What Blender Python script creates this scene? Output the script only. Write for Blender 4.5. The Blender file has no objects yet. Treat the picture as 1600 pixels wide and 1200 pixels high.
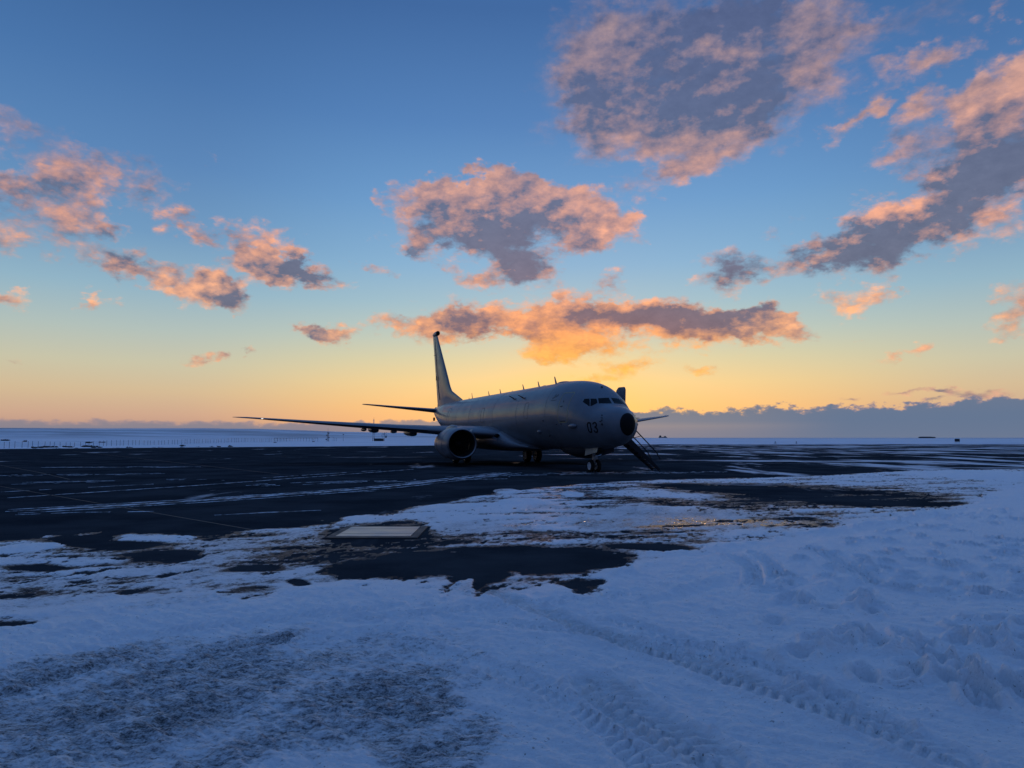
import bpy, bmesh, math, random
import numpy as np
from mathutils import Vector, Matrix

scene = bpy.context.scene
COL = scene.collection
R = math.radians
random.seed(7)


def srgb(r, g, b, a=1.0):
    def f(c):
        c = c / 255.0
        return c / 12.92 if c <= 0.04045 else ((c + 0.055) / 1.055) ** 2.4
    return (f(r), f(g), f(b), a)


# ------------------------------------------------------------------ camera
cam_d = bpy.data.cameras.new('camera')
cam_d.sensor_fit = 'HORIZONTAL'
cam_d.sensor_width = 36.0
cam_d.lens = 36.0 * 1080.0 / 1600.0
cam_d.clip_start = 0.1
cam_d.clip_end = 200000.0
cam = bpy.data.objects.new('camera', cam_d)
COL.objects.link(cam)
cam.location = (0.0, 0.0, 1.88)
cam.rotation_euler = (R(90.0) + math.atan(84.0 / 1080.0), 0.0, 0.0)
scene.camera = cam

vs = scene.view_settings
scene.display_settings.display_device = 'sRGB'
vs.view_transform = 'Standard'
vs.look = 'None'
vs.exposure = 0.14
vs.gamma = 1.0
vs.use_curve_mapping = False
scene.cycles.max_bounces = 6
scene.cycles.diffuse_bounces = 3
scene.cycles.glossy_bounces = 3
scene.cycles.use_denoising = True

# ------------------------------------------------------------------ sun (low, behind the aircraft)
SUN_AZ, SUN_EL = 5.0, 1.6          # degrees; azimuth clockwise from +Y
sun_d = bpy.data.lights.new('sun', 'SUN')
sun_d.energy = 0.12
sun_d.angle = R(2.0)
sun_d.color = (1.0, 0.55, 0.25)
sun = bpy.data.objects.new('sun', sun_d)
COL.objects.link(sun)
_d = Vector((math.sin(R(SUN_AZ)) * math.cos(R(SUN_EL)), math.cos(R(SUN_AZ)) * math.cos(R(SUN_EL)), math.sin(R(SUN_EL))))
sun.rotation_euler = (-_d).to_track_quat('-Z', 'Y').to_euler()
sun.location = (40, 400, 60)

# ------------------------------------------------------------------ sky with clouds (world shader, by direction)
world = bpy.data.worlds.new('World')
scene.world = world
world.use_nodes = True
WN, WL = world.node_tree.nodes, world.node_tree.links
WN.clear()


class NT:
    """small node-building helper"""

    def __init__(self, tree):
        self.n, self.l = tree.nodes, tree.links

    def _set(self, sock, v):
        if v is None:
            return
        if isinstance(v, bpy.types.NodeSocket):
            self.l.new(v, sock)
        else:
            sock.default_value = v

    def math(self, op, a, b=None, c=None, clamp=False):
        n = self.n.new('ShaderNodeMath')
        n.operation = op
        n.use_clamp = clamp
        for s, v in zip(n.inputs, (a, b, c)):
            self._set(s, v)
        return n.outputs[0]

    def vmath(self, op, a, b=None, c=None, scale=None):
        n = self.n.new('ShaderNodeVectorMath')
        n.operation = op
        for s, v in zip(n.inputs, (a, b, c)):
            self._set(s, v)
        if scale is not None:
            self._set(n.inputs['Scale'], scale)
        return n.outputs['Value'] if op in ('LENGTH', 'DOT_PRODUCT', 'DISTANCE') else n.outputs[0]

    def sstep(self, x, lo, hi, a=0.0, b=1.0, kind='SMOOTHSTEP'):
        n = self.n.new('ShaderNodeMapRange')
        n.interpolation_type = kind
        n.clamp = True
        self._set(n.inputs['Value'], x)
        for k, v in (('From Min', lo), ('From Max', hi), ('To Min', a), ('To Max', b)):
            self._set(n.inputs[k], v)
        return n.outputs[0]

    def noise(self, vec, scale, detail=4.0, rough=0.5, dist=0.0, color=False, lac=2.0):
        n = self.n.new('ShaderNodeTexNoise')
        n.noise_dimensions = '3D'
        self._set(n.inputs['Vector'], vec)
        for k, v in (('Scale', scale), ('Detail', detail), ('Roughness', rough), ('Distortion', dist), ('Lacunarity', lac)):
            self._set(n.inputs[k], v)
        return n.outputs['Color'] if color else n.outputs['Fac']

    def ramp(self, fac, stops, interp='EASE'):
        n = self.n.new('ShaderNodeValToRGB')
        cr = n.color_ramp
        cr.interpolation = interp
        while len(cr.elements) > 1:
            cr.elements.remove(cr.elements[-1])
        cr.elements[0].position, cr.elements[0].color = stops[0]
        for p, c in stops[1:]:
            e = cr.elements.new(p)
            e.color = c
        self._set(n.inputs['Fac'], fac)
        return n.outputs['Color']

    def mix(self, fac, a, b, mode='MIX'):
        n = self.n.new('ShaderNodeMix')
        n.data_type = 'RGBA'
        n.blend_type = mode
        self._set(n.inputs[0], fac)
        self._set(n.inputs[6], a)
        self._set(n.inputs[7], b)
        return n.outputs[2]

    def comb(self, x, y, z):
        n = self.n.new('ShaderNodeCombineXYZ')
        for s, v in zip(n.inputs, (x, y, z)):
            self._set(s, v)
        return n.outputs[0]

    def sep(self, v):
        n = self.n.new('ShaderNodeSeparateXYZ')
        self._set(n.inputs[0], v)
        return n.outputs


# cloud banks of this evening: (azimuth, elevation, half width, half height in degrees, tilt, density, shade)
CLOUDS = [
    (15.06,27.14,11.68,6.96,0,1.2,0.9), (5.48,26.96,4.89,6.74,0,0.54,0.4), (8.79,30.71,5.93,2.95,0,0.6,-0.15), (25.09,27.96,4.99,4.04,-20,1.02,-0.15),
    (16.63,28.47,3.8,1.91,20,0.36,-0.9), (7.68,29.29,4.33,2.38,0,0.36,-0.6), (15.23,23.31,5.59,4.12,20,0.84,-0.35), (10.04,24.67,3.98,2.99,0,0.6,-0.4),
    (12.86,20.95,4.65,1.43,10,0.48,0.4), (20.01,24.77,4.36,3.94,0,0.48,0.6), (19.22,30.81,7.39,2.41,0,0.84,0.6), (6.55,24.63,3.24,4.17,0,0.54,0.3),
    (32.08,26.01,3.57,1.48,15,1.02,-0.3), (27.57,23.31,3.02,1.35,30,0.96,-0.3), (31.33,22.96,2.32,1.71,25,1.08,-0.3), (33.91,23.18,1.52,1.19,0,0.48,0.0),
    (35.56,18.75,6.88,4.86,10,1.32,1.3), (36.31,22.77,3.4,3.28,40,1.32,-0.9), (37.25,23.68,2.1,2.26,0,0.72,-0.5), (29.77,20.12,3.29,1.28,15,0.6,0.5),
    (36.93,27.52,1.78,0.79,20,0.6,-0.2), (31.0,28.81,8.16,1.51,0,0.42,0.5), (17.24,13.06,4.66,2.18,-5,0.95,1.0), (21.88,15.82,2.8,2.13,35,0.4,0.8),
    (24.78,13.38,7.11,2.26,8,0.85,1.0), (29.12,14.26,6.6,2.61,5,0.85,0.9), (28.77,16.11,4.58,1.87,-3,0.8,-0.75), (32.76,15.05,3.45,2.16,0,0.6,0.5),
    (35.69,13.93,3.22,2.52,10,0.6,0.1), (35.86,17.45,5.38,2.45,0,0.84,0.8), (33.77,12.29,1.86,0.95,15,0.4,-0.1), (26.42,10.06,4.22,2.07,-5,0.78,-0.1),
    (28.78,10.87,1.65,1.84,30,0.5,-0.1), (36.52,9.13,2.78,2.54,30,0.85,-0.2), (34.87,8.01,1.8,1.3,0,0.5,-0.08), (36.08,7.04,1.75,0.86,0,0.4,0.2),
    (-4.33,18.43,8.04,3.38,5,1.2,0.25), (2.71,18.46,10.18,2.74,-8,1.2,0.2), (-5.42,19.89,5.37,1.96,15,0.84,-0.5), (4.34,18.93,5.38,1.98,-8,0.6,-0.6),
    (-1.63,20.46,5.96,1.27,-3,0.6,-0.3), (-1.35,16.36,9.9,2.54,0,0.8,1.35), (1.08,14.94,4.85,2.56,0,0.5,0.6), (0.0,13.39,5.64,2.38,0,0.8,0.55),
    (-3.23,12.85,3.75,1.45,20,0.45,-0.2), (8.61,17.54,5.02,2.98,15,0.62,-0.2), (11.25,18.4,2.09,1.27,20,0.5,-0.3), (6.99,15.6,3.19,2.03,30,0.45,0.1),
    (8.02,12.86,3.48,1.54,5,0.6,0.5), (-5.91,13.84,2.67,1.23,-30,0.7,0.1), (-7.78,15.06,1.59,2.03,-20,0.65,0.4), (-11.43,13.14,2.17,0.86,-10,0.75,0.1),
    (-10.84,18.91,1.47,0.88,0,0.55,-0.2), (-5.87,9.27,7.12,2.3,4,1.0,0.0), (-3.48,9.19,4.53,1.47,0,0.5,0.9), (-7.98,9.12,4.72,1.36,10,0.4,-0.1),
    (1.61,10.26,6.4,1.99,15,0.8,-0.4), (5.33,7.33,6.85,2.0,0,0.95,-0.55), (3.74,8.4,4.78,2.63,0,0.5,-0.5), (7.46,9.92,8.89,1.77,5,0.9,0.9),
    (13.67,9.47,9.54,1.74,-3,1.0,0.8), (17.64,9.04,7.27,1.71,-8,0.85,0.72), (14.65,7.89,8.46,1.64,-3,0.6,-0.4), (8.53,11.19,8.35,1.24,2,0.55,-0.5),
    (20.96,8.36,3.73,1.38,-8,0.75,-0.4), (19.59,10.08,3.33,1.19,5,0.4,0.7), (9.77,5.95,4.14,0.94,15,0.6,-0.1), (6.89,4.84,4.71,0.74,6,0.5,-0.4),
    (15.2,5.47,3.57,0.77,-3,0.8,-0.1), (-33.44,17.51,3.6,2.77,-25,0.7564,0.2), (-32.53,18.74,2.33,2.1,0,0.488,-0.3), (-36.7,16.45,2.1,1.63,0,0.61,0.2),
    (-30.71,15.15,2.0,1.15,-10,0.671,0.1), (-35.0,14.68,6.19,3.16,0,0.7564,0.7), (-28.86,18.32,4.59,2.01,-20,0.61,0.8), (-37.07,20.21,4.19,2.35,0,0.61,0.6),
    (-36.68,12.5,2.09,1.67,0,0.427,0.2), (-30.07,12.32,3.72,1.8,-12,0.9516,0.9), (-31.05,11.75,1.58,1.16,0,0.366,-0.3), (-25.74,15.61,1.98,1.56,0,0.854,-0.3),
    (-23.93,14.89,2.71,1.88,-30,0.488,0.4), (-20.67,14.74,2.93,2.88,-40,1.159,-0.25), (-19.43,12.9,3.83,1.76,-15,0.732,-0.1), (-17.98,13.16,5.35,1.48,-22,1.037,1.0),
    (-24.48,11.18,5.34,2.09,-8,1.159,-0.1), (-22.2,10.88,2.76,1.65,-20,0.61,0.7), (-23.62,12.55,2.04,1.62,20,0.61,-0.3), (-36.02,9.53,2.46,0.94,0,1.037,-0.2),
    (-30.97,9.87,1.34,0.68,-10,0.732,-0.1), (-15.06,8.34,3.59,1.43,0,1.159,-0.1), (-17.04,8.71,2.06,0.81,-25,0.671,0.6), (-24.54,6.17,2.3,0.63,0,0.8296,-0.1),
    (-22.47,6.12,1.18,0.64,0,0.8296,-0.1), (-20.44,6.51,0.94,0.4,0,0.61,-0.1), (-36.06,5.06,1.74,0.43,0,0.488,0.0), (28.8,5.95,2.25,0.65,15,0.6,0.0),
    (31.11,6.54,1.33,0.82,20,0.7,0.0), (27.1,7.51,1.02,0.75,0,0.5,-0.1), (-23.68,21.13,1.19,0.62,-60,0.366,0.2), (29.51,3.27,1.81,0.42,0,0.75,0.25),
    (31.88,3.51,2.11,0.41,5,0.75,0.6), (34.66,3.14,3.24,0.7,-3,0.95,0.35), (26.17,2.99,1.71,0.48,0,0.7,0.4), (32.04,2.65,1.72,0.4,0,0.7,0.9),
]

W = NT(world.node_tree)
tc = WN.new('ShaderNodeTexCoord')
DIR = tc.outputs['Generated']
sx = W.sep(DIR)
EL = W.math('MULTIPLY', W.math('ARCSINE', sx[2]), 57.29578)
AZ = W.math('MULTIPLY', W.math('ARCTAN2', sx[0], sx[1]), 57.29578)
sunh = (math.sin(R(SUN_AZ)), math.cos(R(SUN_AZ)), 0.0)
CSUN = W.vmath('DOT_PRODUCT', W.vmath('NORMALIZE', W.vmath('MULTIPLY', DIR, (1, 1, 0))), sunh)   # 1 towards the sunset, -1 away

# clear sky: three vertical profiles (towards the sunset, across, away) blended round the compass
def prof(stops):
    f = W.sstep(EL, -10.0, 90.0, kind='LINEAR')
    return W.ramp(f, [((e + 10.0) / 100.0, srgb(*c)) for e, c in stops], 'LINEAR')


P_SUN = prof([(-10, (60, 62, 78)), (-0.6, (150, 125, 115)), (1.0, (234, 178, 124)), (2.5, (240, 190, 126)), (4.5, (232, 203, 145)), (6.5, (209, 204, 166)),
    (8.5, (181, 198, 188)), (11, (152, 188, 203)), (14, (128, 176, 211)), (19, (102, 155, 205)), (25, (78, 128, 186)), (33, (58, 102, 160)), (45, (66, 116, 184)), (65, (71, 124, 194)), (90, (73, 126, 197))])
P_SIDE = prof([(-10, (60, 62, 80)), (-0.6, (135, 120, 125)), (1.5, (200, 162, 142)), (3.5, (208, 184, 150)), (5.5, (198, 194, 168)), (8, (174, 190, 186)),
    (11, (142, 178, 198)), (15, (108, 152, 192)), (20, (86, 132, 184)), (26, (68, 114, 170)), (33, (52, 94, 150)), (45, (64, 114, 182)), (65, (71, 123, 193)), (90, (73, 126, 197))])
P_BACK = prof([(-10, (46, 54, 80)), (-0.6, (50, 62, 96)), (3, (54, 68, 104)), (7, (70, 80, 116)), (12, (70, 88, 130)), (20, (66, 96, 146)),
    (33, (62, 108, 172)), (50, (68, 119, 188)), (90, (73, 126, 197))])
sky = W.mix(W.sstep(CSUN, 0.85, 0.999), P_SIDE, P_SUN)
sky = W.mix(W.sstep(CSUN, 0.68, -0.2), sky, P_BACK)
# glow round the sunken sun
sd = W.vmath('DOT_PRODUCT', DIR, tuple(_d))
glow = W.math('POWER', W.math('MAXIMUM', sd, 0.0), 260.0)
sky = W.mix(W.math('MULTIPLY', glow, 0.5), sky, srgb(255, 192, 92))
nish = WN.new('ShaderNodeTexSky')
nish.sky_type = 'NISHITA'
nish.sun_disc = False
nish.sun_elevation = R(SUN_EL)
nish.sun_rotation = R(SUN_AZ)
nish.air_density = 1.0
nish.dust_density = 1.0
sky = W.mix(0.12, sky, W.vmath('MULTIPLY', nish.outputs[0], (0.11, 0.11, 0.11)))

# warped direction in degrees, so that cloud outlines billow
DN = W.vmath('MULTIPLY', DIR, (1.0, 1.0, 1.7))
wa = W.noise(DN, 9.0, 3.0, 0.5, color=True)
wb = W.noise(DN, 34.0, 4.0, 0.6, color=True)
P0 = W.comb(AZ, EL, 0.0)
amp = W.sstep(EL, 1.5, 18.0, 0.35, 1.0, 'LINEAR')
w1 = W.vmath('MULTIPLY', W.vmath('SUBTRACT', wa, (0.5, 0.5, 0.5)), (9.0, 4.6, 0.0))
w2 = W.vmath('MULTIPLY', W.vmath('SUBTRACT', wb, (0.5, 0.5, 0.5)), (5.2, 3.6, 0.0))
PW = W.vmath('ADD', P0, W.vmath('SCALE', W.vmath('ADD', w1, w2), scale=amp))
N1 = W.noise(DN, 22.0, 10.0, 0.67)
N2 = W.noise(W.vmath('ADD', DN, (3.1, 1.7, 0.3)), 11.0, 6.0, 0.55)
dens, shade = 0.0, 0.0
for (a, e, ra, re, rot, dw, sw) in CLOUDS:
    m = WN.new('ShaderNodeMapping')
    m.vector_type = 'TEXTURE'
    WL.new(PW, m.inputs['Vector'])
    m.inputs['Location'].default_value = (a, e, 0)
    m.inputs['Rotation'].default_value = (0, 0, R(rot))
    m.inputs['Scale'].default_value = (ra, re, 1)
    g = WN.new('ShaderNodeTexGradient')
    g.gradient_type = 'SPHERICAL'
    WL.new(m.outputs[0], g.inputs[0])
    dens = W.math('MULTIPLY_ADD', g.outputs['Fac'], dw, dens)
    if sw:
        shade = W.math('MULTIPLY_ADD', g.outputs['Fac'], sw, shade)
# scattered clouds over the rest of the sky, outside the part seen in front
front = W.math('MULTIPLY', W.sstep(EL, 42.0, 33.0), W.sstep(W.math('ABSOLUTE', AZ), 60.0, 44.0))
N3 = W.noise(W.vmath('MULTIPLY', DIR, (1, 1, 2.2)), 3.0, 3.0, 0.5)
rest = W.math('MULTIPLY', W.sstep(N3, 0.49, 0.70, 0.0, 0.9), W.math('SUBTRACT', 1.0, front))
rest = W.math('MULTIPLY', rest, W.sstep(EL, 0.0, 8.0))
dens = W.math('ADD', dens, rest)
shade = W.math('MULTIPLY_ADD', rest, 0.5, shade)
dens = W.math('MULTIPLY', dens, 1.25)
GATE = W.sstep(dens, 0.0, 0.22)
N5 = W.noise(DN, 75.0, 8.0, 0.68)
d2 = W.math('MULTIPLY_ADD', W.math('SUBTRACT', N1, 0.5), W.math('MULTIPLY', GATE, W.sstep(EL, 16.0, 28.0, 1.25, 0.95)), dens)
d2 = W.math('MULTIPLY_ADD', W.math('SUBTRACT', N5, 0.5), W.math('MULTIPLY', GATE, W.sstep(EL, 16.0, 28.0, 0.27, 0.12)), d2)
vor = WN.new('ShaderNodeTexVoronoi')            # cauliflower billows
vor.feature = 'F1'
vor.inputs['Scale'].default_value = 30.0
vor.inputs['Detail'].default_value = 2.0
vor.inputs['Roughness'].default_value = 0.6
WL.new(W.vmath('ADD', DN, W.vmath('SCALE', W.vmath('SUBTRACT', wb, (0.5, 0.5, 0.5)), scale=0.035)), vor.inputs['Vector'])
BIL = W.math('SUBTRACT', 0.56, vor.outputs['Distance'])
d2 = W.math('MULTIPLY_ADD', BIL, W.math('MULTIPLY', GATE, W.sstep(EL, 14.0, 27.0, 0.46, 0.08)), d2)
NUP = W.math('SUBTRACT', W.noise(W.vmath('ADD', DN, (-0.006, 0.0, 0.014)), 22.0, 5.0, 0.6), W.noise(DN, 22.0, 5.0, 0.6))
alpha = W.sstep(d2, W.sstep(EL, 8.0, 24.0, 0.10, 0.04), W.sstep(EL, 8.0, 24.0, 0.86, 1.15))
alpha = W.math('MULTIPLY', alpha, W.sstep(EL, 8.0, 26.0, 0.97, 0.86))
alpha = W.math('MULTIPLY', alpha, W.sstep(EL, -0.5, 1.0))
# shaded cores: thick parts and bases turn mauve grey, thin rims catch the light
sh = W.math('ADD', shade, W.math('MULTIPLY', W.math('SUBTRACT', N2, 0.5), 1.4))
sh = W.math('ADD', sh, W.math('MULTIPLY', W.math('SUBTRACT', N1, 0.5), W.sstep(EL, 16.0, 28.0, 1.3, 0.7)))
sh = W.math('ADD', sh, W.math('MULTIPLY', W.math('SUBTRACT', N5, 0.5), W.sstep(EL, 16.0, 28.0, 0.4, 0.15)))
sh = W.math('MULTIPLY_ADD', BIL, W.sstep(EL, 14.0, 27.0, -0.9, -0.2), sh)
sh = W.math('MULTIPLY_ADD', NUP, 3.2, sh)
sh = W.math('MULTIPLY_ADD', W.math('MINIMUM', d2, 1.4), 0.36, sh)
sh = W.math('ADD', sh, W.sstep(EL, 14.0, 30.0, 0.0, 0.46))
shf = W.sstep(sh, -0.05, 1.60, kind='LINEAR')
LIT = prof([(-10, (200, 150, 130)), (2, (224, 166, 142)), (5, (250, 184, 136)), (10, (252, 182, 134)), (13, (248, 176, 134)), (16, (242, 170, 134)), (24, (208, 158, 138)), (33, (172, 146, 146)), (60, (178, 170, 180)), (90, (178, 172, 184))])
LIT_SUN = prof([(-10, (255, 180, 80)), (4, (255, 200, 92)), (6.5, (255, 182, 88)), (9, (252, 164, 102)), (13, (246, 170, 128)), (20, (240, 168, 140)), (90, (150, 130, 145))])
DRK = prof([(-10, (90, 100, 122)), (4, (98, 104, 124)), (10, (104, 106, 126)), (16, (98, 104, 128)), (24, (92, 100, 128)), (33, (82, 94, 130)), (60, (108, 116, 144)), (90, (112, 120, 148))])
DRK_SUN = prof([(-10, (190, 120, 80)), (4, (222, 140, 74)), (6.5, (204, 126, 78)), (8.5, (142, 104, 104)), (11, (126, 104, 114)), (15, (124, 110, 126)), (20, (118, 112, 134)), (90, (62, 78, 120))])
near = W.sstep(W.vmath('DISTANCE', DIR, tuple(_d)), 0.42, 0.06)
lit = W.mix(near, LIT, LIT_SUN)
drk = W.mix(near, DRK, DRK_SUN)
lit = W.mix(W.sstep(CSUN, 0.6, -0.3), lit, srgb(184, 166, 172))
cloud = W.mix(shf, lit, drk)
N4 = W.noise(DN, 60.0, 6.0, 0.65)
cloud = W.mix(1.0, cloud, W.ramp(W.math('MULTIPLY_ADD', N4, 0.5, W.math('MULTIPLY', N1, 0.5)), [(0.28, (0.80, 0.80, 0.83, 1)), (0.72, (1.20, 1.17, 1.14, 1))], 'LINEAR'), 'MULTIPLY')
sky = W.mix(alpha, sky, cloud)
# low stratus lying along the horizon, higher to the right of the sunset
top = W.ramp(W.sstep(AZ, -60.0, 60.0, kind='LINEAR'),
             [((a + 60.0) / 120.0, (t / 6.0,) * 3 + (1,)) for a, t in [(-60, 1.3), (-36, 1.25), (-20, 1.2), (-8, 1.5), (2, 1.6), (9, 2.0), (13, 2.3), (19, 2.45), (25, 2.4), (32, 2.5), (40, 2.7), (60, 2.3)]], 'LINEAR')
bn = W.noise(W.vmath('MULTIPLY', DIR, (1, 1, 2.0)), 44.0, 8.0, 0.6)
bn2 = W.noise(W.vmath('MULTIPLY', DIR, (1, 1, 2.0)), 9.0, 3.0, 0.5)
toph = W.math('MULTIPLY', W.sep(top)[0], 6.0)
toph = W.math('MULTIPLY_ADD', W.math('SUBTRACT', bn, 0.5), W.math('MULTIPLY', toph, 0.95), toph)
toph = W.math('MULTIPLY_ADD', W.math('SUBTRACT', bn2, 0.5), W.math('MULTIPLY', toph, 0.5), toph)
dd = W.math('SUBTRACT', toph, EL)
ba = W.math('MULTIPLY', W.sstep(dd, -0.06, 0.16), W.sstep(AZ, -40.0, 18.0, 0.62, 0.98))
BK = prof([(-10, (70, 82, 112)), (-0.5, (106, 116, 140)), (0.3, (98, 114, 140)), (1.5, (92, 112, 140)), (3, (100, 114, 138)), (90, (90, 100, 130))])
BK_SUN = prof([(-10, (90, 85, 100)), (-0.5, (132, 128, 140)), (0.4, (126, 125, 138)), (0.9, (142, 134, 138)), (1.3, (122, 125, 137)), (3, (114, 118, 132)), (90, (90, 100, 130))])
bank = W.mix(W.sstep(CSUN, 0.93, 0.999), BK, BK_SUN)
bank = W.mix(W.math('MULTIPLY', W.sstep(dd, 0.35, 0.0), 0.30), bank, lit)
sky = W.mix(ba, sky, bank)
bg = WN.new('ShaderNodeBackground')
bg.inputs['Strength'].default_value = 1.0
WL.new(sky, bg.inputs['Color'])
wo = WN.new('ShaderNodeOutputWorld')
WL.new(bg.outputs[0], wo.inputs['Surface'])
world.cycles.sampling_method = 'MANUAL'
world.cycles.sample_map_resolution = 512


# ------------------------------------------------------------------ helpers: objects and materials
def material(name, color, rough=0.6, metal=0.0, spec=0.5, var=0.0, vscale=3.0, bump=0.0, bscale=30.0, coat=0.0):
    m = bpy.data.materials.new(name)
    m.use_nodes = True
    nt = NT(m.node_tree)
    b = m.node_tree.nodes['Principled BSDF']
    b.inputs['Base Color'].default_value = (*color, 1)
    b.inputs['Roughness'].default_value = rough
    b.inputs['Metallic'].default_value = metal
    b.inputs['Specular IOR Level'].default_value = spec
    b.inputs['Coat Weight'].default_value = coat
    co = nt.n.new('ShaderNodeTexCoord').outputs['Object']
    if var > 0:
        f = nt.noise(co, vscale, 6.0, 0.6)
        c2 = tuple(c * (1 - var) for c in color)
        c3 = tuple(min(1, c * (1 + var)) for c in color)
        nt.l.new(nt.mix(nt.sstep(f, 0.3, 0.7), (*c2, 1), (*c3, 1)), b.inputs['Base Color'])
        nt.l.new(nt.sstep(f, 0.3, 0.7, max(0.02, rough * 0.85), min(1, rough * 1.2)), b.inputs['Roughness'])
    if bump > 0:
        bn_ = nt.n.new('ShaderNodeBump')
        bn_.inputs['Strength'].default_value = bump
        bn_.inputs['Distance'].default_value = 0.01
        nt.l.new(nt.noise(co, bscale, 5.0, 0.6), bn_.inputs['Height'])
        nt.l.new(bn_.outputs[0], b.inputs['Normal'])
    return m


def link(o, parent=None):
    COL.objects.link(o)
    if parent is not None:
        o.parent = parent
    return o


def tag(o, label, cat, group=None):
    o['label'] = label
    o['category'] = cat
    if group:
        o['group'] = group
    return o


def thing(name, label, cat, loc=(0, 0, 0), rz=0.0, group=None):
    o = bpy.data.objects.new(name, None)
    o.empty_display_size = 0.3
    COL.objects.link(o)
    o.location = loc
    o.rotation_euler = (0, 0, rz)
    return tag(o, label, cat, group)


class MB:
    """collects shapes and links them as one mesh object"""

    def __init__(self):
        self.v, self.f = [], []

    def add(self, vs, fs):
        b = len(self.v)
        self.v.extend([tuple(map(float, p)) for p in vs])
        self.f.extend([tuple(b + i for i in f) for f in fs])
        return self

    def box(self, c, d, rot=None):
        hx, hy, hz = d[0] / 2, d[1] / 2, d[2] / 2
        p = [Vector((x, y, z)) for z in (-hz, hz) for y in (-hy, hy) for x in (-hx, hx)]
        if rot is not None:
            p = [rot @ q for q in p]
        p = [q + Vector(c) for q in p]
        return self.add(p, [(0, 2, 3, 1), (4, 5, 7, 6), (0, 1, 5, 4), (2, 6, 7, 3), (0, 4, 6, 2), (1, 3, 7, 5)])

    def tube(self, a, b, r0, r1=None, n=10, caps=True):
        a, b = Vector(a), Vector(b)
        r1 = r0 if r1 is None else r1
        d = (b - a).normalized()
        u = d.orthogonal().normalized()
        w = d.cross(u)
        ring = lambda c, r: [c + (u * math.cos(t) + w * math.sin(t)) * r for t in [2 * math.pi * k / n for k in range(n)]]
        fs = [(k, (k + 1) % n, n + (k + 1) % n, n + k) for k in range(n)]
        if caps:
            fs += [tuple(range(n - 1, -1, -1)), tuple(range(n, 2 * n))]
        return self.add(ring(a, r0) + ring(b, r1), fs)

    def loft(self, rings, closed=True, caps=True):
        n = len(rings[0])
        vs = [p for r in rings for p in r]
        fs = []
        for i in range(len(rings) - 1):
            for k in range(n if closed else n - 1):
                k2 = (k + 1) % n
                fs.append((i * n + k, i * n + k2, (i + 1) * n + k2, (i + 1) * n + k))
        if caps and closed:
            fs += [tuple(range(n - 1, -1, -1)), tuple(range((len(rings) - 1) * n, len(rings) * n))]
        return self.add(vs, fs)

    def lathe(self, prof, origin, axis='s', n=32, squash=1.0):
        """profile (along, radius) turned about the s or y axis through origin"""
        ox, oy, oz = origin
        rings = []
        for a, r in prof:
            rg = []
            for k in range(n):
                t = 2 * math.pi * k / n
                c, s_ = math.cos(t) * r, math.sin(t) * r
                if s_ < 0:
                    s_ *= squash
                rg.append((ox + a, oy + c, oz + s_) if axis == 's' else (ox + c, oy + a, oz + s_))
            rings.append(rg)
        return self.loft(rings, True, False)

    def ellipsoid(self, c, r, n=16, m=10, rot=None):
        rings = []
        for i in range(m + 1):
            ph = math.pi * (i / m) * 0.998 + 0.003
            rg = []
            for k in range(n):
                t = 2 * math.pi * k / n
                p = Vector((-math.cos(ph) * r[0], math.sin(ph) * math.cos(t) * r[1], math.sin(ph) * math.sin(t) * r[2]))
                rg.append((rot @ p if rot is not None else p) + Vector(c))
            rings.append(rg)
        return self.loft(rings)

    def build(self, name, mat, parent=None, smooth=35.0, bevel=0.0):
        me = bpy.data.meshes.new(name)
        bm = bmesh.new()
        vs = [bm.verts.new(p) for p in self.v]
        for f in self.f:
            try:
                bm.faces.new([vs[i] for i in f])
            except ValueError:
                pass
        bmesh.ops.remove_doubles(bm, verts=bm.verts, dist=1e-5)
        bmesh.ops.recalc_face_normals(bm, faces=bm.faces)
        if bevel > 0:
            bmesh.ops.bevel(bm, geom=list(bm.edges), offset=bevel, segments=2, affect='EDGES', clamp_overlap=True)
        bm.to_mesh(me)
        bm.free()
        if smooth:
            for p in me.polygons:
                p.use_smooth = True
            me.set_sharp_from_angle(angle=R(smooth))
        me.materials.append(mat)
        o = bpy.data.objects.new(name, me)
        return link(o, parent)


# ------------------------------------------------------------------ value noise for the terrain
_rng = np.random.default_rng(11)
_PERM = _rng.permutation(512)
_PERM = np.concatenate([_PERM, _PERM, _PERM])
_GX, _GY = np.cos(np.linspace(0, 2 * np.pi, 512, endpoint=False)), np.sin(np.linspace(0, 2 * np.pi, 512, endpoint=False))


def perlin(x, y, seed=0):
    xi, yi = np.floor(x).astype(int), np.floor(y).astype(int)
    xf, yf = x - xi, y - yi
    u, v = xf ** 3 * (xf * (xf * 6 - 15) + 10), yf ** 3 * (yf * (yf * 6 - 15) + 10)

    def g(dx, dy):
        h = _PERM[(_PERM[(xi + dx + seed * 37) & 511] + yi + dy) & 511]
        return _GX[h] * (xf - dx) + _GY[h] * (yf - dy)
    a, b, c, d = g(0, 0), g(1, 0), g(0, 1), g(1, 1)
    return (a + u * (b - a)) + v * ((c + u * (d - c)) - (a + u * (b - a)))


def fbm(x, y, octv=5, seed=0, gain=0.5):
    s, a, t = 0.0, 1.0, 0.0
    for o in range(octv):
        s = s + a * perlin(x * 2 ** o, y * 2 ** o, seed + o)
        t += a
        a *= gain
    return s / t * 1.6


def sst(x, lo, hi):
    t = np.clip((x - lo) / (hi - lo), 0, 1)
    return t * t * (3 - 2 * t)


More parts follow.
